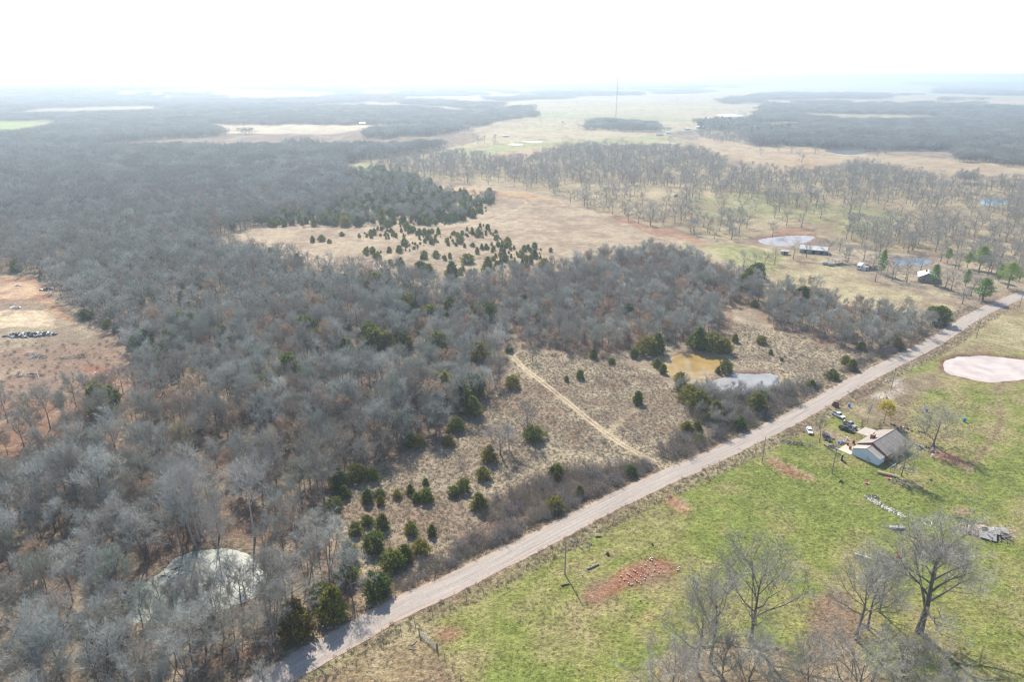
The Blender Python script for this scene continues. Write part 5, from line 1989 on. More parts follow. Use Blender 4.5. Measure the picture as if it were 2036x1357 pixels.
for dx_ in (-0.35, 0.35):
    q = MB()
    q.tube([Vector((-2.4 + dx_, 2.3, 5.6)), Vector((-2.4 + dx_, 2.3, 6.0))], [0.16, 0.16], 8, cap=True)
    part(q, 'flue', M['brick'], ch)
# porch wing towards the parked trucks
q = MB()
slab(q, [(0.2, 4.9, 2.65), (6.2, 4.9, 2.65), (6.2, 8.8, 2.35), (0.2, 8.8, 2.35)][::-1], -0.12)
part(q, 'porch_roof', M['roof_tan'], house)
for x_ in (0.5, 3.2, 5.9):
    q = MB()
    q.box((x_, 8.5, 1.0), (0.14, 0.14, 2.7))
    part(q, 'porch_post', M['trim'], house)
q = MB()
q.box((-8.3, 6.4, 0.02), (5.5, 4.2, 0.24))
part(q, 'patio', M['concrete'], house)
for (x_, y_, z_) in ((3.0, -2.2, 4.08), (-3.5, -1.6, 4.4)):
    q = MB()
    q.tube([Vector((x_, y_, z_ - 0.3)), Vector((x_, y_, z_ + 0.45))], [0.09, 0.09], 6, cap=True)
    part(q, 'vent_pipe', M['white_paint'], house)

# the far farmstead
p = G(1617, 502)
gable('barn', p, R(-24), 17, 8.5, 2.8, 4.6, M['barn_wall'], M['metal_roof'], 'long grey barn with pale metal roof below the pinkish pond', seams=9,
      doors=[('e', 0.5, 2.6, 2.6, 0), ('s', 5, 2.6, 2.4, 0), ('s', 0, 2.6, 2.4, 0), ('s', -5, 2.6, 2.4, 0)])
gable('shed', G(1559, 505), R(-10), 4.5, 3.2, 2.4, 2.9, M['barn_wall'], M['metal_roof'], 'small grey shed left of the long barn', doors=[('s', 0, 1.4, 2.0, 0)])
gable('carport', G(1664, 524), R(20), 9, 6, 2.9, 3.4, M['barn_wall'], M['rust_roof'], 'open brown carport with two pale tanks before it', open_front=True, seams=5)
gable('shed', G(1731, 535), R(25), 6, 4.2, 2.6, 3.2, M['barn_wall'], M['rust_roof'], 'lichen brown roofed shed beside the white travel trailer', doors=[('s', 0.5, 1.5, 2.0, 0)], seams=4)
gable('shed', G(1718, 537), R(25), 3.4, 3.2, 2.2, 2.5, M['trim'], M['grey_board'], 'low pale shed squeezed between travel trailer and brown shed', doors=[('s', 0, 1.0, 1.8, 0)])
fh = gable('farm_house', G(1843, 558), R(62), 13, 10, 2.8, 5.2, M['barn_wall'], M['metal_roof'], 'farm house with pale metal roof among oaks and pines', cat='house', hip=2.0,
           doors=[('s', 0, 1.1, 2.1, 0)], windows=[('s', 3, 1.4, 1.1, 1), ('s', -3.5, 1.4, 1.1, 1), ('w', 2, 1.4, 1.1, 1), ('w', -2.5, 1.4, 1.1, 1)], seams=8)
q = MB()
q.box((1.5, 1.2, 5.0), (0.9, 0.9, 1.5))
part(q, 'chimney', M['brick'], fh)
gable('hunting_shed', G(906, 580), R(15), 4.6, 2.6, 2.2, 2.6, M['barn_wall'], M['white_paint'], 'small white roofed shed at the trail end in the wood', doors=[('s', 0.5, 0.9, 1.8, 0)])

FARB = [
    ((958, 236), 5, 34, 13, 4.5, 6.5, 'metal_roof', 'long white metal shed at the edge of the far wood'),
    ((938, 238), 5, 20, 12, 4.0, 6.0, 'white_paint', 'white shed beside the long far shed'),
    ((932, 243), -8, 14, 8, 3.5, 5, 'metal_roof', 'low far house before the white sheds'),
    ((1006, 273), 8, 13, 3.2, 3.0, 3.6, 'white_paint', 'lone white mobile home on the prairie'),
    ((1311, 269), -5, 15, 9, 3.0, 5.0, 'rust_roof', 'brown roofed far house beside the evergreen row'),
    ((1328, 265), 5, 10, 8, 3.0, 4.6, 'metal_roof', 'small pale house next to the brown roofed far house'),
    ((1366, 259), 10, 13, 9, 3.0, 4.8, 'metal_roof', 'pale roofed far homestead before the round trees'),
    ((1392, 256), -6, 20, 11, 3.4, 5.4, 'white_paint', 'white far homestead barn among trees'),
    ((1408, 258), 4, 12, 8, 3.0, 4.4, 'metal_roof', 'low far outbuilding beside the white homestead barn'),
    ((616, 244), 2, 22, 12, 4, 6.5, 'white_paint', 'white house at the end of the tan far field'),
    ((722, 247), 4, 14, 10, 3.5, 5.5, 'white_paint', 'small white house among far trees'),
    ((640, 246), -5, 10, 8, 3.2, 5, 'metal_roof', 'grey outbuilding right of the far white house'),
    ((1639, 279), 10, 8, 6, 3.0, 4.5, 'red_plastic', 'small red roofed shed above the narrow blue pond'),
    ((1760, 203), 3, 18, 12, 4, 6, 'white_paint', 'far pale farm roof between eastern woods'),
    ((945, 214), 2, 36, 16, 4, 6, 'white_paint', 'very distant white hall behind the woods'),
    ((1955, 205), 4, 24, 12, 4, 6, 'metal_roof', 'far pale roof at the edge of the tan hillside field'),
    ((705, 214), 4, 20, 12, 4, 6, 'metal_roof', 'distant grey roof in the western woods'),
    ((725, 212), 14, 18, 12, 4, 6, 'white_paint', 'distant white roof in the western woods'),
]
for (px, py), a_, L_, W_, e_, r_, m_, lb in FARB:
    gable('far_building', G(px, py), R(a_), L_, W_, e_, r_, M['trim'], M[m_], lb, doors=[('s', 0, 1.6, 2.2, 0)], windows=[('s', L_ * 0.28, 1.6, 1.2, 1), ('s', -L_ * 0.28, 1.6, 1.2, 1)])


# ------------------------------------------------------------------ vehicles
def wheel(parent, x, y, r, w=0.26):
    t = MB()
    pts = [Vector((x, y - w / 2, r)), Vector((x, y + w / 2, r))]
    t.tube(pts, [r, r], 14, cap=True)
    o = t.build('wheel', M['tyre'], parent)
    s = 1 if y > 0 else -1
    q = MB()
    q.tube([Vector((x, y + s * w * 0.3, r)), Vector((x, y + s * (w / 2 + 0.015), r))], [r * 0.6, r * 0.55], 10, cap=True)
    q.build('rim', M['chrome'], o)


def vehicle(name, px, py, heading, paint, label, kind='pickup', cat='pickup truck', bed='box', L=5.9):
    o = empty(name, G(px, py), heading, (0.86, 0.86, 0.86))
    tag(o, label, cat)
    W_ = 1.98 if kind == 'pickup' else 1.8
    hw = W_ / 2
    hl = L / 2
    rW = 0.40 if kind == 'pickup' else 0.32
    z0 = 0.45 if kind == 'pickup' else 0.32
    zb = 1.10 if kind == 'pickup' else 0.92
    fx, rx = hl - 0.95, -hl + 1.15
    prof = [(-hl, z0 + 0.15), (rx - 0.48, z0), (rx - 0.34, z0 + 0.42), (rx + 0.34, z0 + 0.42), (rx + 0.48, z0), (fx - 0.48, z0), (fx - 0.34, z0 + 0.42), (fx + 0.34, z0 + 0.42), (fx + 0.48, z0), (hl - 0.05, z0 + 0.05),
            (hl, z0 + 0.3), (hl - 0.06, zb - 0.08), (hl - 0.5, zb + 0.02)]
    if kind == 'pickup':
        cab0, cab1 = -hl + 2.15, hl - 1.45
        prof += [(cab1, zb + 0.06), (cab0, zb + 0.02), (cab0 - 0.02, z0 + 0.35), (-hl, z0 + 0.35)]
    else:
        cab0, cab1 = -hl + 0.25, hl - 1.25
        prof += [(cab1, zb + 0.08), (cab0, zb + 0.06), (-hl, zb - 0.02)]
    b = MB()
    b.prism(prof, -hw, hw)
    body = b.build('body', paint, o)
    ht = 0.80 if kind == 'pickup' else 0.62
    c = MB()
    base = [(cab0, -hw + 0.03), (cab1, -hw + 0.03), (cab1, hw - 0.03), (cab0, hw - 0.03)]
    top = [(cab0 + 0.18, -hw + 0.2), (cab1 - 0.75, -hw + 0.2), (cab1 - 0.75, hw - 0.2), (cab0 + 0.18, hw - 0.2)]
    zc0 = zb + 0.02
    V = [(x, y, zc0 - 0.03) for x, y in base] + [(x, y, zc0 + ht) for x, y in top]
    c.v = V
    c.f = [(4, 5, 6, 7), (0, 1, 5, 4), (1, 2, 6, 5), (2, 3, 7, 6), (3, 0, 4, 7)]
    c.m = [0] * 5
    cabo = c.build('cab', paint, o)
    vv = [Vector(v) for v in V]

    def quad(a, b_, c2, d_, u0, u1, v0, v1, nm):
        def at(u, v):
            lo_ = a.lerp(b_, u)
            hi_ = d_.lerp(c2, u)
            return lo_.lerp(hi_, v)
        n_ = (b_ - a).cross(d_ - a).normalized() * 0.012
        q = MB()
        q.face([at(u0, v0) + n_, at(u1, v0) + n_, at(u1, v1) + n_, at(u0, v1) + n_])
        q.build(nm, M['glass'], cabo)
    quad(vv[1], vv[2], vv[6], vv[5], 0.06, 0.94, 0.12, 0.92, 'windscreen')
    quad(vv[3], vv[0], vv[4], vv[7], 0.08, 0.92, 0.25, 0.85, 'rear_window')
    for u0, u1 in ((0.08, 0.45), (0.50, 0.86)):
        quad(vv[0], vv[1], vv[5], vv[4], u0, u1, 0.22, 0.88, 'side_window')
        quad(vv[2], vv[3], vv[7], vv[6], 1 - u1, 1 - u0, 0.22, 0.88, 'side_window')
    if kind == 'pickup':
        if bed == 'box':
            q = MB()
            for s in (-1, 1):
                q.box(((-hl + cab0) / 2 - 0.01, s * (hw - 0.06), (z0 + 0.35 + zb) / 2 + 0.02), (cab0 + hl - 0.04, 0.10, zb - z0 - 0.33))
            q.box((-hl + 0.05, 0, (z0 + 0.35 + zb) / 2 + 0.02), (0.08, W_ - 0.22, zb - z0 - 0.33))
            q.build('bed_side', paint, o)
            q = MB()
            q.box(((-hl + cab0) / 2, 0, z0 + 0.40), (cab0 + hl - 0.15, W_ - 0.24, 0.08))
            q.build('bed_floor', M['dark'], o)
        else:
            q = MB()
            q.box(((-hl + cab0) / 2 - 0.1, 0, zb - 0.18), (cab0 + hl + 0.1, W_ + 0.15, 0.14))
            fb = q.build('flatbed', M['dark_log'], o)
            for i_ in range(3):
                q = MB()
                q.box((-hl + 0.45 + i_ * 0.6, 0.25 * (i_ - 1), zb + 0.1), (0.5, 0.9, 0.4 + 0.1 * i_), rz=0.3 * i_)
                q.build('cargo', M[('white_plastic', 'rust_metal', 'grey_board')[i_]], fb)
            q = MB()
            for y_ in (-0.8, 0, 0.8):
                q.box((cab0 - 0.12, y_, zb + 0.25), (0.08, 0.1, 0.8))
            q.box((cab0 - 0.12, 0, zb + 0.62), (0.08, 1.8, 0.1))
            q.build('headboard', M['dark'], o)
    for s in (-1, 1):
        q = MB()
        q.box((hl - 0.03, s * (hw - 0.28), zb - 0.22), (0.1, 0.38, 0.2))
        q.build('headlight', M['white_plastic'], o)
        q = MB()
        q.box((-hl + 0.0, s * (hw - 0.12), zb - 0.25), (0.08, 0.16, 0.3))
        q.build('tail_light', M['red_plastic'], o)
        q = MB()
        q.box((cab1 - 0.35, s * (hw + 0.08), zb + 0.15), (0.16, 0.18, 0.16))
        q.build('mirror', M['dark'], o)
        wheel(o, fx, s * (hw - 0.12), rW)
        wheel(o, rx, s * (hw - 0.12), rW)
    q = MB()
    q.box((hl + 0.02, 0, z0 + 0.16), (0.16, W_ - 0.1, 0.2))
    q.build('bumper', M['chrome'], o)
    q = MB()
    q.box((hl - 0.02, 0, zb - 0.25), (0.08, W_ - 1.0, 0.26))
    q.build('grille', M['dark'], o)
    return o


def heading(a, b):
    p0, p1 = g(*a), g(*b)
    return math.atan2(p1[1] - p0[1], p1[0] - p0[0])


vehicle('pickup_truck', 1666, 828, heading((1655, 823), (1677, 834)), M['white_paint'], 'white crew cab pickup parked on the grass nearest the road', L=5.7)
vehicle('pickup_truck', 1689, 846, heading((1676, 839), (1698, 850)), M['silver_paint'], 'silver flatbed truck loaded with gear between white and black pickups', bed='flat', L=5.7)
vehicle('pickup_truck', 1682, 855, heading((1672, 850), (1694, 857)), M['black_paint'], 'black pickup parked beside the silver flatbed truck', L=5.4)
vehicle('parked_car', 1609, 859, heading((1606, 850), (1612, 864)), M['white_paint'], 'white sport utility car parked by the driveway mouth', kind='car', cat='car', L=4.6)
vehicle('parked_car', 1644, 872, heading((1640, 866), (1650, 876)), M['black_paint'], 'dark car under the bare tree by the driveway', kind='car', cat='car', L=4.6)


def trailer(px, py, rz, label):
    o = empty('travel_trailer', G(px, py), rz)
    tag(o, label, 'trailer')
    b = MB()
    b.prism([(-4.4, 0.55), (4.2, 0.55), (4.4, 0.9), (4.3, 2.4), (3.9, 2.95), (-4.1, 3.0), (-4.4, 2.7)], -1.25, 1.25)
    bd = b.build('body', M['white_paint'], o)
    for x_ in (-2.8, 0.2, 2.4):
        for s in (-1, 1):
            q = MB()
            q.box((x_, s * 1.26, 1.9), (1.0, 0.05, 0.6))
            q.build('window', M['glass'], bd)
    q = MB()
    q.box((-4.42, 0, 1.9), (0.06, 1.2, 0.7))
    q.build('window', M['glass'], bd)
    q = MB()
    q.box((1.4, -1.27, 1.5), (0.75, 0.05, 1.8))
    q.build('door', M['trim'], bd)
    for x_ in (-0.6, 0.4):
        for s in (-1, 1):
            wheel(o, x_ - 0.5, s * 1.1, 0.36)
    q = MB()
    q.box((4.9, 0, 0.6), (1.4, 0.12, 0.12))
    q.build('hitch', M['dark'], o)


trailer(1709, 534, R(55), 'white travel trailer parked beside the farm sheds')
for i, (x_, y_) in enumerate(((1641, 527), (1653, 529))):
    o = empty('storage_tank', G(x_, y_), R(-12))
    tag(o, 'pale rounded metal tank before the brown carport, ' + ('nearer the barn' if i == 0 else 'nearer the travel trailer'), 'tank')
    q = MB()
    q.tube([Vector((-2.0, 0, 1.0)), Vector((-1.8, 0, 1.05)), Vector((1.8, 0, 1.05)), Vector((2.0, 0, 1.0))], [0.55, 0.95, 0.95, 0.55], 12, cap=True)
    q.build('shell', M['silver_paint'], o, smooth=False)
    for x2 in (-1.2, 1.2):
        q = MB()
        q.box((x2, 0, 0.15), (0.2, 1.5, 0.5))
        q.build('saddle', M['concrete'], o)


# ------------------------------------------------------------------ poles, tower, fences
def pole(px, py, h, label, lamp=False, arm=True, white=False):
    o = empty('utility_pole', G(px, py), ROAD_ANG)
    tag(o, label, 'utility pole')
    q = MB()
    q.tube([Vector((0, 0, -0.5)), Vector((0.03, 0, h * 0.5)), Vector((0, 0, h))], [0.17, 0.14, 0.10], 8, cap=True)
    q.build('shaft', M['trim'] if white else M['pole_wood'], o)
    if arm:
        q = MB()
        q.box((0, 0.14, h - 0.5), (0.12, 0.1, 0.12))
        q.box((0, 0.16, h - 0.45), (1.9, 0.1, 0.12))
        q.build('cross_arm', M['pole_wood'], o)
        for x_ in (-0.8, 0.0, 0.8):
            q = MB()
            q.tube([Vector((x_, 0.16, h - 0.4)), Vector((x_, 0.16, h - 0.15))], [0.06, 0.04], 6, cap=True)
            q.build('insulator', M['white_plastic'], o)
    if lamp:
        q = MB()
        q.tube([Vector((0, 0, h - 0.2)), Vector((0.5, -0.3, h + 0.05)), Vector((1.0, -0.6, h))], [0.04, 0.04, 0.04], 5)
        q.build('lamp_arm', M['chrome'], o)
        q = MB()
        q.tube([Vector((1.0, -0.6, h + 0.08)), Vector((1.0, -0.6, h - 0.25))], [0.1, 0.26], 8, cap=True)
        q.build('lamp_head', M['white_plastic'], o)


pole(1123, 1142, 10.3, 'grey lamp pole on the pasture near the red garden plot', lamp=True, arm=False)
pole(1515, 919, 9.2, 'wooden utility pole on the pasture between road and ranch house', arm=False)
pole(1654, 941, 8.6, 'wooden utility pole on the pasture before the pale blue gable')
pole(1772, 772, 8.8, 'wooden utility pole beside the pink pond, on the road verge', arm=False)
pole(1941, 672, 9.0, 'wooden utility pole on the verge past the pink pond')
pole(2026, 612, 9.0, 'wooden utility pole on the verge beside far pasture brush')
pole(1943, 600, 9.5, 'pale utility pole beside the bushy leaning pine', white=True, arm=False)
pole(1761, 555, 9.5, 'thin utility pole between the farm sheds and farm house', arm=False)
pole(1779, 556, 7.5, 'short pole in the farm yard beside the oak pair', arm=False)


def tower(px, py):
    p = G(px, py)
    h = CAM_H + 2.5 - p.z
    o = empty('radio_tower', p)
    tag(o, 'tall guyed lattice radio tower above the far grove', 'tower')
    w = 1.15
    leg = [Vector((w * math.cos(a), w * math.sin(a), 0)) for a in (0.5, 2.6, 4.7)]
    for l in leg:
        q = MB()
        q.tube([l + Vector((0, 0, -0.5)), l + Vector((0, 0, h))], [0.16, 0.14], 4)
        q.build('leg', M['tower_steel'], o)
    q = MB()
    st = 3.0
    k = int(h / st)
    for i in range(k):
        for a in range(3):
            b_ = (a + 1) % 3
            z_ = Vector((0, 0, i * st))
            z1_ = Vector((0, 0, (i + 1) * st))
            q.tube([leg[a] + z_, leg[b_] + z1_], [0.09, 0.09], 3)
            q.tube([leg[a] + z1_, leg[b_] + z1_], [0.07, 0.07], 3)
    br_ = q.build('bracing', M['tower_steel'], o)
    for lev in (0.35, 0.68, 0.97):
        for a in (0.5, 2.6, 4.7):
            q = MB()
            q.tube([Vector((w * math.cos(a), w * math.sin(a), h * lev)), Vector((math.cos(a) * 62, math.sin(a) * 62, 0))], [0.03, 0.03], 3)
            q.build('guy_wire', M['wire'], o)
    q = MB()
    q.tube([Vector((0, 0, h - 0.2)), Vector((0, 0, h + 0.8))], [0.35, 0.25], 6, cap=True)
    q.build('beacon', M['red_plastic'], o)
    q = MB()
    q.box((0.9, -0.5, h * 0.4), (1.4, 1.0, 1.6))
    q.build('antenna', M['white_plastic'], o)


tower(1224, 241)

post_mesh = MB()
post_mesh.tube([Vector((0, 0, -0.3)), Vector((0, 0, 1.35))], [0.075, 0.06], 6, cap=True)
post_me = post_mesh.mesh('post', [M['post_wood']])


def fence(name, line, label, spacing=4.2, strands=(0.4, 0.75, 1.1), mesh=None):
    pts = densify(np.array(line), 0.25)
    run = np.concatenate([[0], np.cumsum(np.linalg.norm(np.diff(pts, axis=0), axis=1))])
    n = max(2, int(run[-1] / spacing) + 1)
    pos = [pts[np.searchsorted(run, t * 0.999)] for t in np.linspace(0, run[-1], n)]
    base = Vector((pos[0][0], pos[0][1], gz1(*pos[0])))
    o = empty(name, base)
    tag(o, label, 'fence')
    r = random.Random(len(label))
    P3_ = []
    for q in pos:
        jx, jy = r.uniform(-0.12, 0.12), r.uniform(-0.12, 0.12)
        w = Vector((q[0] + jx, q[1] + jy, gz1(q[0], q[1]))) - base
        P3_.append(w)
        ob = link_mesh('post', mesh or post_me, o)
        ob.location = w
        ob.rotation_euler = (r.uniform(-0.06, 0.06), r.uniform(-0.06, 0.06), r.uniform(0, 3))
        ob.scale = (1, 1, r.uniform(0.9, 1.12))
    for h in strands:
        q = MB()
        q.tube([w + Vector((0, 0, h)) for w in P3_], [0.012] * len(P3_), 3)
        q.build('wire', M['wire'], o)
    return o


def road_side(t0, t1, off):
    """points alongside the road between two photo x positions, offset metres to the south-east"""
    fp = np.array(fine)
    ft = np.gradient(fp, axis=0)
    ft /= np.linalg.norm(ft, axis=1)[:, None]
    fn = np.stack([ft[:, 1], -ft[:, 0]], 1)
    q = fp + fn * off
    px, py = proj(q[:, 0], np.maximum(q[:, 1], 5))
    k = (px > t0) & (px < t1) & (q[:, 1] > 40)
    return q[k][::3]


fence('wire_fence', road_side(300, 812, 6.6), 'wire fence on leaning posts along the road below the cattle gate')
fence('wire_fence', road_side(824, 1500, 6.8), 'long wire fence on wooden posts along the road beside the green pasture')
fence('wire_fence', road_side(1700, 2090, 7.2), 'wire fence along the road beside the pink pond pasture')
fence('wire_fence', [g(1704, 806), g(1740, 796), g(1770, 778), g(1800, 756), g(1815, 748)], 'short fence from the parked trucks to the pink pond bank')
fence('wire_fence', [g(869, 1290), g(895, 1322), g(925, 1362), g(960, 1420)], 'wire fence running from the cattle gate down the pasture', spacing=3.0)
fence('garden_fence', [g(1770, 833), g(1790, 840), g(1806, 852), g(1825, 862)], 'low pale yard fence behind the yellow tree', spacing=2.4, strands=(0.4, 0.9))

# steel gate in the pasture fence
a, b = G(834, 1262), G(868, 1292)
o = empty('cattle_gate', a, math.atan2(b.y - a.y, b.x - a.x))
tag(o, 'grey metal cattle gate between posts in the pasture fence', 'gate')
L_ = (Vector((b.x, b.y)) - Vector((a.x, a.y))).length
for z_ in (0.25, 0.5, 0.75, 1.0, 1.25):
    q = MB()
    q.tube([Vector((0.1, 0, z_)), Vector((L_ - 0.1, 0, z_))], [0.03, 0.03], 5)
    q.build('rail', M['chrome'], o)
for x_ in (0.1, L_ * 0.5, L_ - 0.1):
    q = MB()
    q.tube([Vector((x_, 0, 0.22)), Vector((x_, 0, 1.28))], [0.035, 0.035], 5)
    q.build('upright', M['chrome'], o)
for x_ in (-0.1, L_ + 0.1):
    q = MB()
    q.tube([Vector((x_, 0, -0.4)), Vector((x_, 0, 1.9))], [0.12, 0.11], 8, cap=True)
    q.build('gate_post', M['post_wood'], o)


# ------------------------------------------------------------------ yard and pasture things
def log_(px, py, L, r, rz, m, label, name='fallen_log', cat='log', z=0.0):
    p = G(px, py)
    q = MB()
    rr = random.Random(int(px * 7 + py))
    q.tube([Vector((-L / 2, 0, r * 0.8)), Vector((-L / 6, rr.uniform(-.1, .1), r * 0.85)), Vector((L / 5, rr.uniform(-.1, .1), r * 0.8)), Vector((L / 2, 0, r * 0.75))], [r, r * 0.97, r * 0.9, r * 0.8], 8, cap=True)
    o = q.build(name, M[m])
    o.location = p + Vector((0, 0, z))
    o.rotation_euler = (0, 0, rz)
    tag(o, label, cat)
    return o


log_(1179, 1128, 3.6, 0.24, R(30), 'log', 'pale straight log lying on the pasture beside the lamp pole')
log_(1124, 1164, 2.0, 0.2, R(18), 'dark_log', 'short dark log on the pasture below the lamp pole')
log_(1190, 1068, 1.6, 0.2, R(12), 'dark_log', 'short dark log near the roadside branch pile')
log_(824, 1279, 1.6, 0.12, R(50), 'log', 'grey log lying beside the cattle gate, the steeper one')
log_(820, 1291, 1.5, 0.12, R(-10), 'log', 'grey log lying flat below another beside the cattle gate')
log_(1715, 1107, 3.6, 0.22, R(-32), 'trim', 'long white pipe on the pasture above the slender trees', name='white_pipe', cat='pipe')
log_(1764, 945, 5.4, 0.5, R(-30), 'hay', 'long tan rolled hay bale row behind the ranch house', name='hay_roll', cat='hay')
log_(1897, 1115, 6.0, 0.14, R(-38), 'dark_log', 'dark fallen limb trailing from the bramble thicket')

def heap(name, px, py, rx, ry, n, mats, label, cat, sz=(0.8, 0.12, 0.1), hgt=0.8, rz=0.0, kind=None, flat=0.3, z0=0.0):
    """pile of separate pieces, each an own part"""
    r = random.Random(int(px * 3 + py))
    base = G(px, py)
    o = empty(name, base, rz)
    tag(o, label, cat)
    for i in range(n):
        a_ = r.uniform(0, 6.28)
        q_ = math.sqrt(r.random())
        c = Vector((math.cos(a_) * q_ * rx, math.sin(a_) * q_ * ry, z0 + hgt * (1 - q_) * r.random() + sz[2] * 0.5))
        d = tuple(s_ * r.uniform(0.5, 1.4) for s_ in sz)
        mt = Matrix.Rotation(r.uniform(0, 6.28), 3, 'Z') @ Matrix.Rotation(r.uniform(-flat, flat), 3, 'Y') @ Matrix.Rotation(r.uniform(-flat, flat), 3, 'X')
        b = MB()
        if sz[0] > 3 * sz[1]:
            e = mt @ Vector((d[0] / 2, 0, 0))
            mid = Vector((r.uniform(-.1, .1), r.uniform(-.1, .1), r.uniform(0, .12))) * d[0] * 0.6
            b.tube([c - e, c + mid, c + e], [d[1] * 0.5, d[1] * 0.45, d[1] * 0.25], 5, cap=True)
            nm = 'branch'
        else:
            b.box(c, d, mtx=mt, taper=r.uniform(0.6, 1))
            nm = 'piece'
        b.build(nm, M[r.choice(mats)], o)
    return o


heap('branch_pile', 1152, 1083, 2.6, 1.6, 16, ['dark_log', 'log'], 'pile of crooked dark branches on the pasture near the road fence', 'branch pile', (2.6, 0.16, 0.1), 0.6)
heap('branch_pile', 1588, 883, 4.8, 1.1, 34, ['dark_log', 'log'], 'long pile of grey cut branches between driveway and pasture', 'branch pile', (2.8, 0.18, 0.1), 0.9, rz=R(-20))
heap('scrap_pile', 1655, 889, 2.4, 1.6, 22, ['grey_board', 'log', 'dark_log'], 'heap of weathered boards near the patio', 'scrap pile', (1.3, 0.5, 0.15), 0.7)
heap('branch_pile', 1802, 962, 4.4, 2.4, 60, ['dark_log', 'log', 'grey_board'], 'grey brush pile on the pasture behind the hay', 'branch pile', (1.8, 0.14, 0.1), 1.0, rz=R(-25))
heap('branch_pile', 1788, 930, 2.8, 2.2, 28, ['trim', 'log'], 'pale dead branches heaped below the pale dead tree', 'branch pile', (2.4, 0.12, 0.1), 0.9)
heap('scrap_pile', 1835, 890, 5.0, 2.0, 40, ['grey_board', 'dark_log', 'log', 'white_plastic'], 'scattered grey scrap along the back of the ranch house', 'scrap pile', (1.0, 0.6, 0.2), 0.6, rz=R(-28))
heap('branch_pile', 1645, 872, 2.0, 1.4, 14, ['dark_log', 'rust_metal'], 'tangle of dark junk beneath the driveway tree', 'scrap pile', (1.0, 0.5, 0.3), 0.7)
heap('scrap_pile', 1672, 880, 2.2, 1.0, 14, ['white_plastic', 'rust_metal', 'blue_plastic', 'grey_board'], 'scatter of white and rusty things beside the driveway end', 'scrap pile', (0.7, 0.5, 0.4), 0.3)
heap('scrap_pile', 1705, 856, 1.8, 0.7, 7, ['white_plastic', 'dark', 'rust_metal'], 'small line of yard equipment beside the black pickup', 'scrap pile', (0.9, 0.5, 0.6), 0.2, rz=R(-60))
heap('stone_row', 1800, 852, 6.0, 0.8, 14, ['dark_log', 'stone'], 'row of dark stones behind the yard shrubs', 'stones', (0.6, 0.5, 0.4), 0.2, rz=R(-35))
heap('rubble_strip', 1757, 1007, 6.4, 1.15, 190, ['stone', 'grey_board', 'stone', 'concrete'], 'long strip of broken white rubble on the green pasture', 'rubble', (0.42, 0.32, 0.2), 0.2, rz=R(-58), flat=0.6)
heap('rubble_strip', 1738, 987, 1.4, 0.9, 26, ['dark_log', 'grey_board'], 'dark ashes and scrap at the head of the rubble strip', 'rubble', (0.5, 0.4, 0.2), 0.3)

# collapsed shed
cs = empty('collapsed_shed', G(1955, 1060), R(-22))
tag(cs, 'collapsed grey wooden shed with buckled roof sheets and loose boards', 'ruin')
for pts_, m_ in [([(-3.8, -1.2, 0.25), (-0.6, -1.8, 0.35), (-0.2, 1.4, 0.8), (-3.2, 1.8, 0.45)], 'rust_roof'), ([(-1.6, -3.0, 0.5), (2.2, -3.4, 0.3), (2.6, -0.8, 1.0), (-1.0, -0.6, 1.1)], 'grey_board'),
                 ([(0.8, -0.6, 1.2), (3.4, -0.9, 0.9), (3.8, 1.6, 1.5), (1.2, 2.0, 1.0)], 'grey_board'), ([(3.6, 1.2, 1.2), (5.6, 0.6, 0.7), (6.0, 2.6, 0.9), (4.0, 3.0, 1.3)], 'grey_board'),
                 ([(-1.6, 1.4, 0.7), (1.0, 1.6, 1.0), (1.0, 3.4, 0.5), (-1.4, 3.0, 0.3)], 'rust_roof')]:
    q = MB()
    slab(q, pts_, 0.06)
    q.build('roof_sheet', M[m_], cs)
r = random.Random(4)
for i in range(110):
    q = MB()
    a_ = r.uniform(0, 6.28)
    rr = math.sqrt(r.random())
    c = Vector((math.cos(a_) * rr * 6.5, math.sin(a_) * rr * 3.0, 0.2 + r.uniform(0.2, 1.7) * (1 - rr)))
    q.box(c, (r.uniform(1, 3.2), 0.16, 0.05), mtx=Matrix.Rotation(r.uniform(0, 3.1), 3, 'Z') @ Matrix.Rotation(r.uniform(-0.35, 0.35), 3, 'Y'))
    q.build('board', M[r.choice(['grey_board', 'dark_log', 'log', 'dark_log'])], cs)
heap('branch_pile', 1912, 1035, 3.6, 1.3, 40, ['dark_log', 'log', 'grey_board'], 'dark tangle of boards and branches trailing from the collapsed shed', 'branch pile', (2.0, 0.14, 0.1), 1.0, rz=R(-25))

# bramble thicket behind the massive oak
for i, (x_, y_, s_) in enumerate(((1830, 1098, 1.2), (1850, 1106, 1.3), (1868, 1100, 1.3), (1885, 1108, 1.2), (1900, 1104, 1.1), (1860, 1090, 1.2), (1880, 1092, 1.1), (1845, 1088, 1.0))):
    plant(BRU[i % 3], 'bramble_shrub', G(x_, y_), i * 1.3, s_, 'tangled leafless bramble in the thicket behind the massive oak', 'shrub', 'brambles behind the massive oak', parts=('stems', 'twigs'))


def lathe(mb, prof, n=12, c=(0, 0, 0), mi=0):
    k = len(mb.v)
    for r_, z_ in prof:
        for j in range(n):
            t = 6.28318 * j / n
            mb.v.append((c[0] + r_ * math.cos(t), c[1] + r_ * math.sin(t), c[2] + z_))
    for i in range(len(prof) - 1):
        for j in range(n):
            a_, b_ = k + i * n + j, k + i * n + (j + 1) % n
            mb.f.append((a_, b_, b_ + n, a_ + n))
            mb.m.append(mi)
    mb.f.append(tuple(k + (len(prof) - 1) * n + j for j in range(n)))
    mb.m.append(mi)


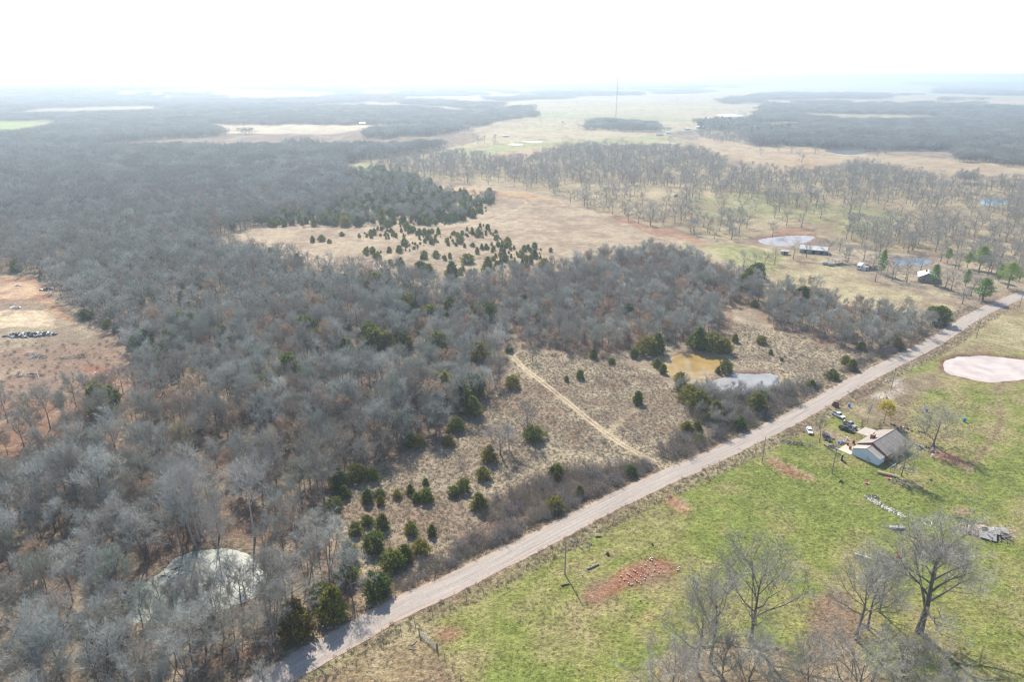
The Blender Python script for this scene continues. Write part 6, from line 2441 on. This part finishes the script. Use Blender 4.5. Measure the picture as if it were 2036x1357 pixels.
def barrel(px, py, m, label, name='barrel', s=1.0, lying=False, cat='barrel'):
    o = empty(name, G(px, py))
    tag(o, label, cat)
    q = MB()
    lathe(q, [(0.27, 0), (0.3, 0.08), (0.3, 0.28), (0.32, 0.31), (0.3, 0.34), (0.3, 0.58), (0.32, 0.61), (0.3, 0.64), (0.3, 0.84), (0.27, 0.9)], 14)
    b = q.build('body', M[m], o)
    q = MB()
    lathe(q, [(0.26, 0.88), (0.28, 0.93), (0.05, 0.94)], 14)
    q.build('lid', M[m], o)
    o.scale = (s, s, s)
    if lying:
        for ch_ in o.children:
            ch_.rotation_euler = (R(90), 0, 0.5)
            ch_.location = (0, 0, 0.3)


barrel(1688, 809, 'blue_plastic', 'blue plastic barrel on the grass beside the brown burn box', s=1.35)
barrel(1842, 818, 'blue_plastic', 'blue plastic barrel on the pasture near the broad round tree', s=1.2)
barrel(1917, 838, 'blue_plastic', 'blue plastic tub alone in the open pasture right of the round tree', s=1.5)
barrel(1690, 893, 'rust_metal', 'rusty drum at the patio corner', s=1.3)
barrel(1697, 881, 'rust_metal', 'rusty drum standing at the house end of the driveway', s=1.3)
barrel(1685, 885, 'rust_metal', 'rusty drum beside the white things on the driveway', s=1.1)
barrel(1785, 1108, 'red_plastic', 'bright red drum below the massive oak branches', s=1.1)
barrel(1853, 908, 'white_plastic', 'white drum in the scrap behind the ranch house', s=1.1)
barrel(1684, 873, 'white_plastic', 'white drum beside the driveway near black pickup', s=0.9)

o = empty('burn_box', G(1661, 808), ROAD_ANG)
tag(o, 'rusty brown metal burn box by the road, beyond the white pickup', 'metal box')
q = MB()
for s in (-1, 1):
    q.box((0, s * 0.85, 0.7), (1.6, 0.06, 1.4))
    q.box((s * 0.77, 0, 0.7), (0.06, 1.6, 1.4))
q.build('side', M['rust_metal'], o)
q = MB()
q.box((0, 0, 0.9), (1.48, 1.6, 0.1))
q.build('ash', M['dark'], o)

for (x_, y_, lb) in ((1767, 953, 'pink plastic playhouse piece behind the hay'), (1723, 962, 'pink and white toy car lying on the green pasture')):
    o = empty('plastic_toy', G(x_, y_), R(-15), (0.7, 0.7, 0.7))
    tag(o, lb, 'toy')
    q = MB()
    q.box((0, 0, 0.3), (1.3, 0.7, 0.5), taper=0.8)
    q.build('body', M['pink_plastic'], o)
    q = MB()
    q.box((0.75, 0.05, 0.25), (0.7, 0.6, 0.4), taper=0.7)
    q.build('hood', M['white_plastic'], o)

# low trough and white hose ring on the pasture
o = empty('metal_trough', G(1783, 1051), R(-4))
tag(o, 'overturned grey metal trough beside a dug pit on the pasture', 'trough')
q = MB()
q.prism([(-2.0, 0.05), (2.0, 0.05), (2.1, 0.5), (1.7, 0.62), (-1.7, 0.62), (-2.1, 0.5)], -0.5, 0.5)
q.build('shell', M['grey_board'], o)
q = MB()
q.tube([Vector((-2.05, -0.52, 0.5)), Vector((2.05, -0.52, 0.5))], [0.05, 0.05], 5)
q.build('rim', M['chrome'], o)
ring = MB()
pp = [G(1832 + dx_, 1034 + dy_) + Vector((0, 0, 0.06)) for dx_, dy_ in ((0, 0), (4, 5), (10, 10), (17, 13), (21, 10), (20, 4), (14, 0), (7, -3), (2, -3), (0, 0))]
c0 = pp[0].copy()
ring.tube([v - c0 for v in pp], [0.10] * len(pp), 6)
o = ring.build('hose_ring', M['white_plastic'])
o.location = c0
tag(o, 'loop of white hose lying on the pasture near the collapsed shed', 'hose')

# dark calf-sized stump and tufts
def stump(px, py, label, s=1.0):
    o = empty('tree_stump', G(px, py), 0.7)
    tag(o, label, 'stump')
    q = MB()
    lathe(q, [(0.55 * s, -0.1), (0.42 * s, 0.15 * s), (0.36 * s, 0.6 * s), (0.38 * s, 0.9 * s)], 9)
    q.build('wood', M['dark_log'], o)
    for i in range(5):
        a_ = i * 1.26
        q = MB()
        q.twig(Vector((math.cos(a_) * 0.35 * s, math.sin(a_) * 0.35 * s, 0.16 * s)), Vector((math.cos(a_) * 1.0 * s, math.sin(a_) * 1.0 * s, -0.02)), 0.12 * s)
        q.build('root', M['dark_log'], o)


stump(1208, 1102, 'dark weathered stump alone on the pasture above the red garden plot', 0.9)
stump(1672, 958, 'dark stump on the pasture near the pole before the blue gable', 0.9)
stump(1851, 955, 'small dark stump on the grass right of the brush pile', 0.6)
stump(1297, 1082, 'low dark stump in the grass above the white garden pots', 0.6)
stump(1763, 792, 'stump on the pale bare soil near the pink pond', 0.7)

# garden plot: pots in loose rows
pot_mb = MB()
lathe(pot_mb, [(0.16, 0), (0.24, 0.12), (0.24, 0.34)], 8)
pot_me = pot_mb.mesh('pot', [M['dark']])
top_mb = MB()
lathe(top_mb, [(0.25, 0.33), (0.28, 0.38), (0.22, 0.5), (0.06, 0.56)], 8)
top_me = top_mb.mesh('cover', [M['silver_paint']])
POTS = [(1288, 1117), (1292, 1113), (1296, 1115), (1294, 1111), (1298, 1110), (1284, 1125), (1275, 1129), (1282, 1135), (1291, 1131), (1303, 1124), (1313, 1130), (1301, 1136), (1310, 1140), (1260, 1136), (1263, 1138), (1267, 1141),
        (1248, 1143), (1251, 1145), (1255, 1148), (1235, 1148), (1241, 1155), (1244, 1154), (1274, 1147), (1281, 1146), (1283, 1149), (1282, 1154), (1288, 1142), (1297, 1147), (1262, 1154), (1266, 1157), (1270, 1159), (1274, 1163),
        (1250, 1162), (1254, 1165), (1257, 1164), (1246, 1168), (1251, 1176), (1348, 1131), (1350, 1134), (1347, 1135), (1351, 1129), (1158, 1145), (1232, 1157), (1273, 1196)]
for i, (x_, y_) in enumerate(POTS):
    o = empty('garden_pot', G(x_, y_), i * 0.7)
    s_ = rg.uniform(0.5, 0.75)
    o.scale = (s_, s_, s_)
    link_mesh('pot', pot_me, o)
    link_mesh('cover', top_me, o)
    if 1345 < x_ < 1353:
        lb = 'white topped pot in the small cluster apart from the red plot'
    elif x_ == 1158 or x_ == 1273:
        lb = 'stray white topped pot lying out on the grass'
    elif y_ < 1119:
        lb = 'white topped pot in the tight cluster at the far end of the red plot'
    else:
        lb = 'white topped pot on the red soil of the garden plot'
    tag(o, lb, 'pot', 'garden pots: ' + lb)

# litter specks of white plastic
for i, (x_, y_, w_) in enumerate([(1261, 1053, 'above the garden plot'), (1558, 1010, 'in the middle of the pasture'), (712, 1222, 'on the verge below the road cedars'), (652, 1250, 'on the verge beside the rusty cedar'), (998, 1082, 'on the verge beside the straw brush')]):
    q = MB()
    q.box((0, 0, 0.12), (0.4, 0.3, 0.24), taper=0.5, rz=i)
    o = q.build('plastic_bag', M['white_plastic'])
    o.location = G(x_, y_)
    tag(o, 'crumpled white plastic bag ' + w_, 'litter')

# ------------------------------------------------------------------ brown clearing: rubbish and stump piles
heap('rubbish_heap', 62, 668, 12.0, 3.2, 200, ['dark', 'dark', 'white_plastic', 'stone', 'tyre', 'silver_paint'], 'long heap of black and white rubbish beside the pale sand', 'rubbish', (1.1, 0.9, 0.35), 1.3, rz=R(6), flat=0.5)
heap('brush_heap', 75, 712, 4.0, 2.4, 60, ['log', 'dark_log', 'trim'], 'heap of uprooted stumps with a pale root in the clearing', 'brush pile', (2.2, 0.2, 0.1), 1.8, flat=0.6)
heap('brush_heap', 150, 712, 8.0, 2.0, 50, ['log', 'dark_log'], 'long low windrow of cut brush in the clearing', 'brush pile', (2.6, 0.14, 0.1), 1.0, rz=R(14), flat=0.4)
heap('brush_heap', 60, 748, 6.0, 2.0, 44, ['log', 'dark_log', 'trim'], 'scatter of grey logs near the clearing corner', 'brush pile', (2.8, 0.18, 0.1), 0.8, rz=R(10), flat=0.3)
heap('brush_heap', 200, 745, 5.0, 3.0, 30, ['log', 'trim'], 'loose pale branches at the wood side of the clearing', 'brush pile', (2.6, 0.14, 0.1), 0.7, flat=0.4)
heap('rock_pile', 32, 614, 2.4, 1.2, 9, ['stone', 'trim'], 'white limestone slabs between the two sand patches', 'rocks', (1.9, 1.3, 0.6), 0.3, flat=0.4)
heap('rock_pile', 35, 569, 2.0, 1.0, 5, ['stone', 'trim'], 'white slab pile on the orange sand', 'rocks', (1.9, 1.2, 0.5), 0.2, flat=0.4)
heap('rubbish_heap', 93, 577, 4.0, 2.0, 36, ['dark', 'tyre', 'silver_paint'], 'dark rubbish heap at the wood edge above the clearing', 'rubbish', (1.0, 0.8, 0.4), 0.9, flat=0.5)
# sand tongue at the milky pond
q = MB()
for i in range(5):
    a_ = random.Random(i).uniform(0, 6.28)
    q.box((0.9 * math.cos(a_), 0.6 * math.sin(a_), 0.3), (2.2, 1.5, 0.9), rz=a_, taper=0.55)
o = q.build('pale_boulder', M['stone'])
o.location = G(246, 1182)
o.scale = (1.0, 1.0, 0.7)
tag(o, 'pale boulder beside the milky pond in the wood', 'boulder')
heap('fallen_tree', 336, 1140, 3.4, 2.4, 16, ['dark_log', 'dark_log'], 'dark uprooted tree toppled at the milky pond rim', 'fallen tree', (5.0, 0.22, 0.1), 1.8, flat=0.7)

# deer stand in the oak pasture
o = empty('deer_stand', G(1343, 396), R(20))
tag(o, 'dark box deer stand on stilts in the oak pasture', 'deer stand')
q = MB()
q.box((0, 0, 3.0), (2.0, 2.0, 2.0))
q.build('cabin', M['dark_log'], o)
q = MB()
q.box((0, 0, 4.05), (2.4, 2.4, 0.12))
q.build('roof', M['dark'], o)
for sx in (-0.85, 0.85):
    for sy in (-0.85, 0.85):
        q = MB()
        q.box((sx, sy, 1.0), (0.14, 0.14, 2.4))
        q.build('leg', M['post_wood'], o)
# ------------------------------------------------------------------ the hazy air
def haze():
    m = bpy.data.materials.new('haze')
    m.use_nodes = True
    nt = m.node_tree
    nt.nodes.remove(nt.nodes['Principled BSDF'])
    v = nt.nodes.new('ShaderNodeVolumePrincipled')
    v.inputs['Color'].default_value = (0.72, 0.84, 0.96, 1)
    v.inputs['Density'].default_value = HAZE_DENSITY
    v.inputs['Anisotropy'].default_value = 0.42
    nt.links.new(v.outputs[0], nt.nodes['Material Output'].inputs['Volume'])
    b = MB()
    b.box((0, 10000, 30), (60000, 70000, 200))
    o = b.build('haze', m)
    tag(o, 'pale hazy air over the whole countryside', 'haze', kind='stuff')


HAZE_DENSITY = 2.5e-4
haze()
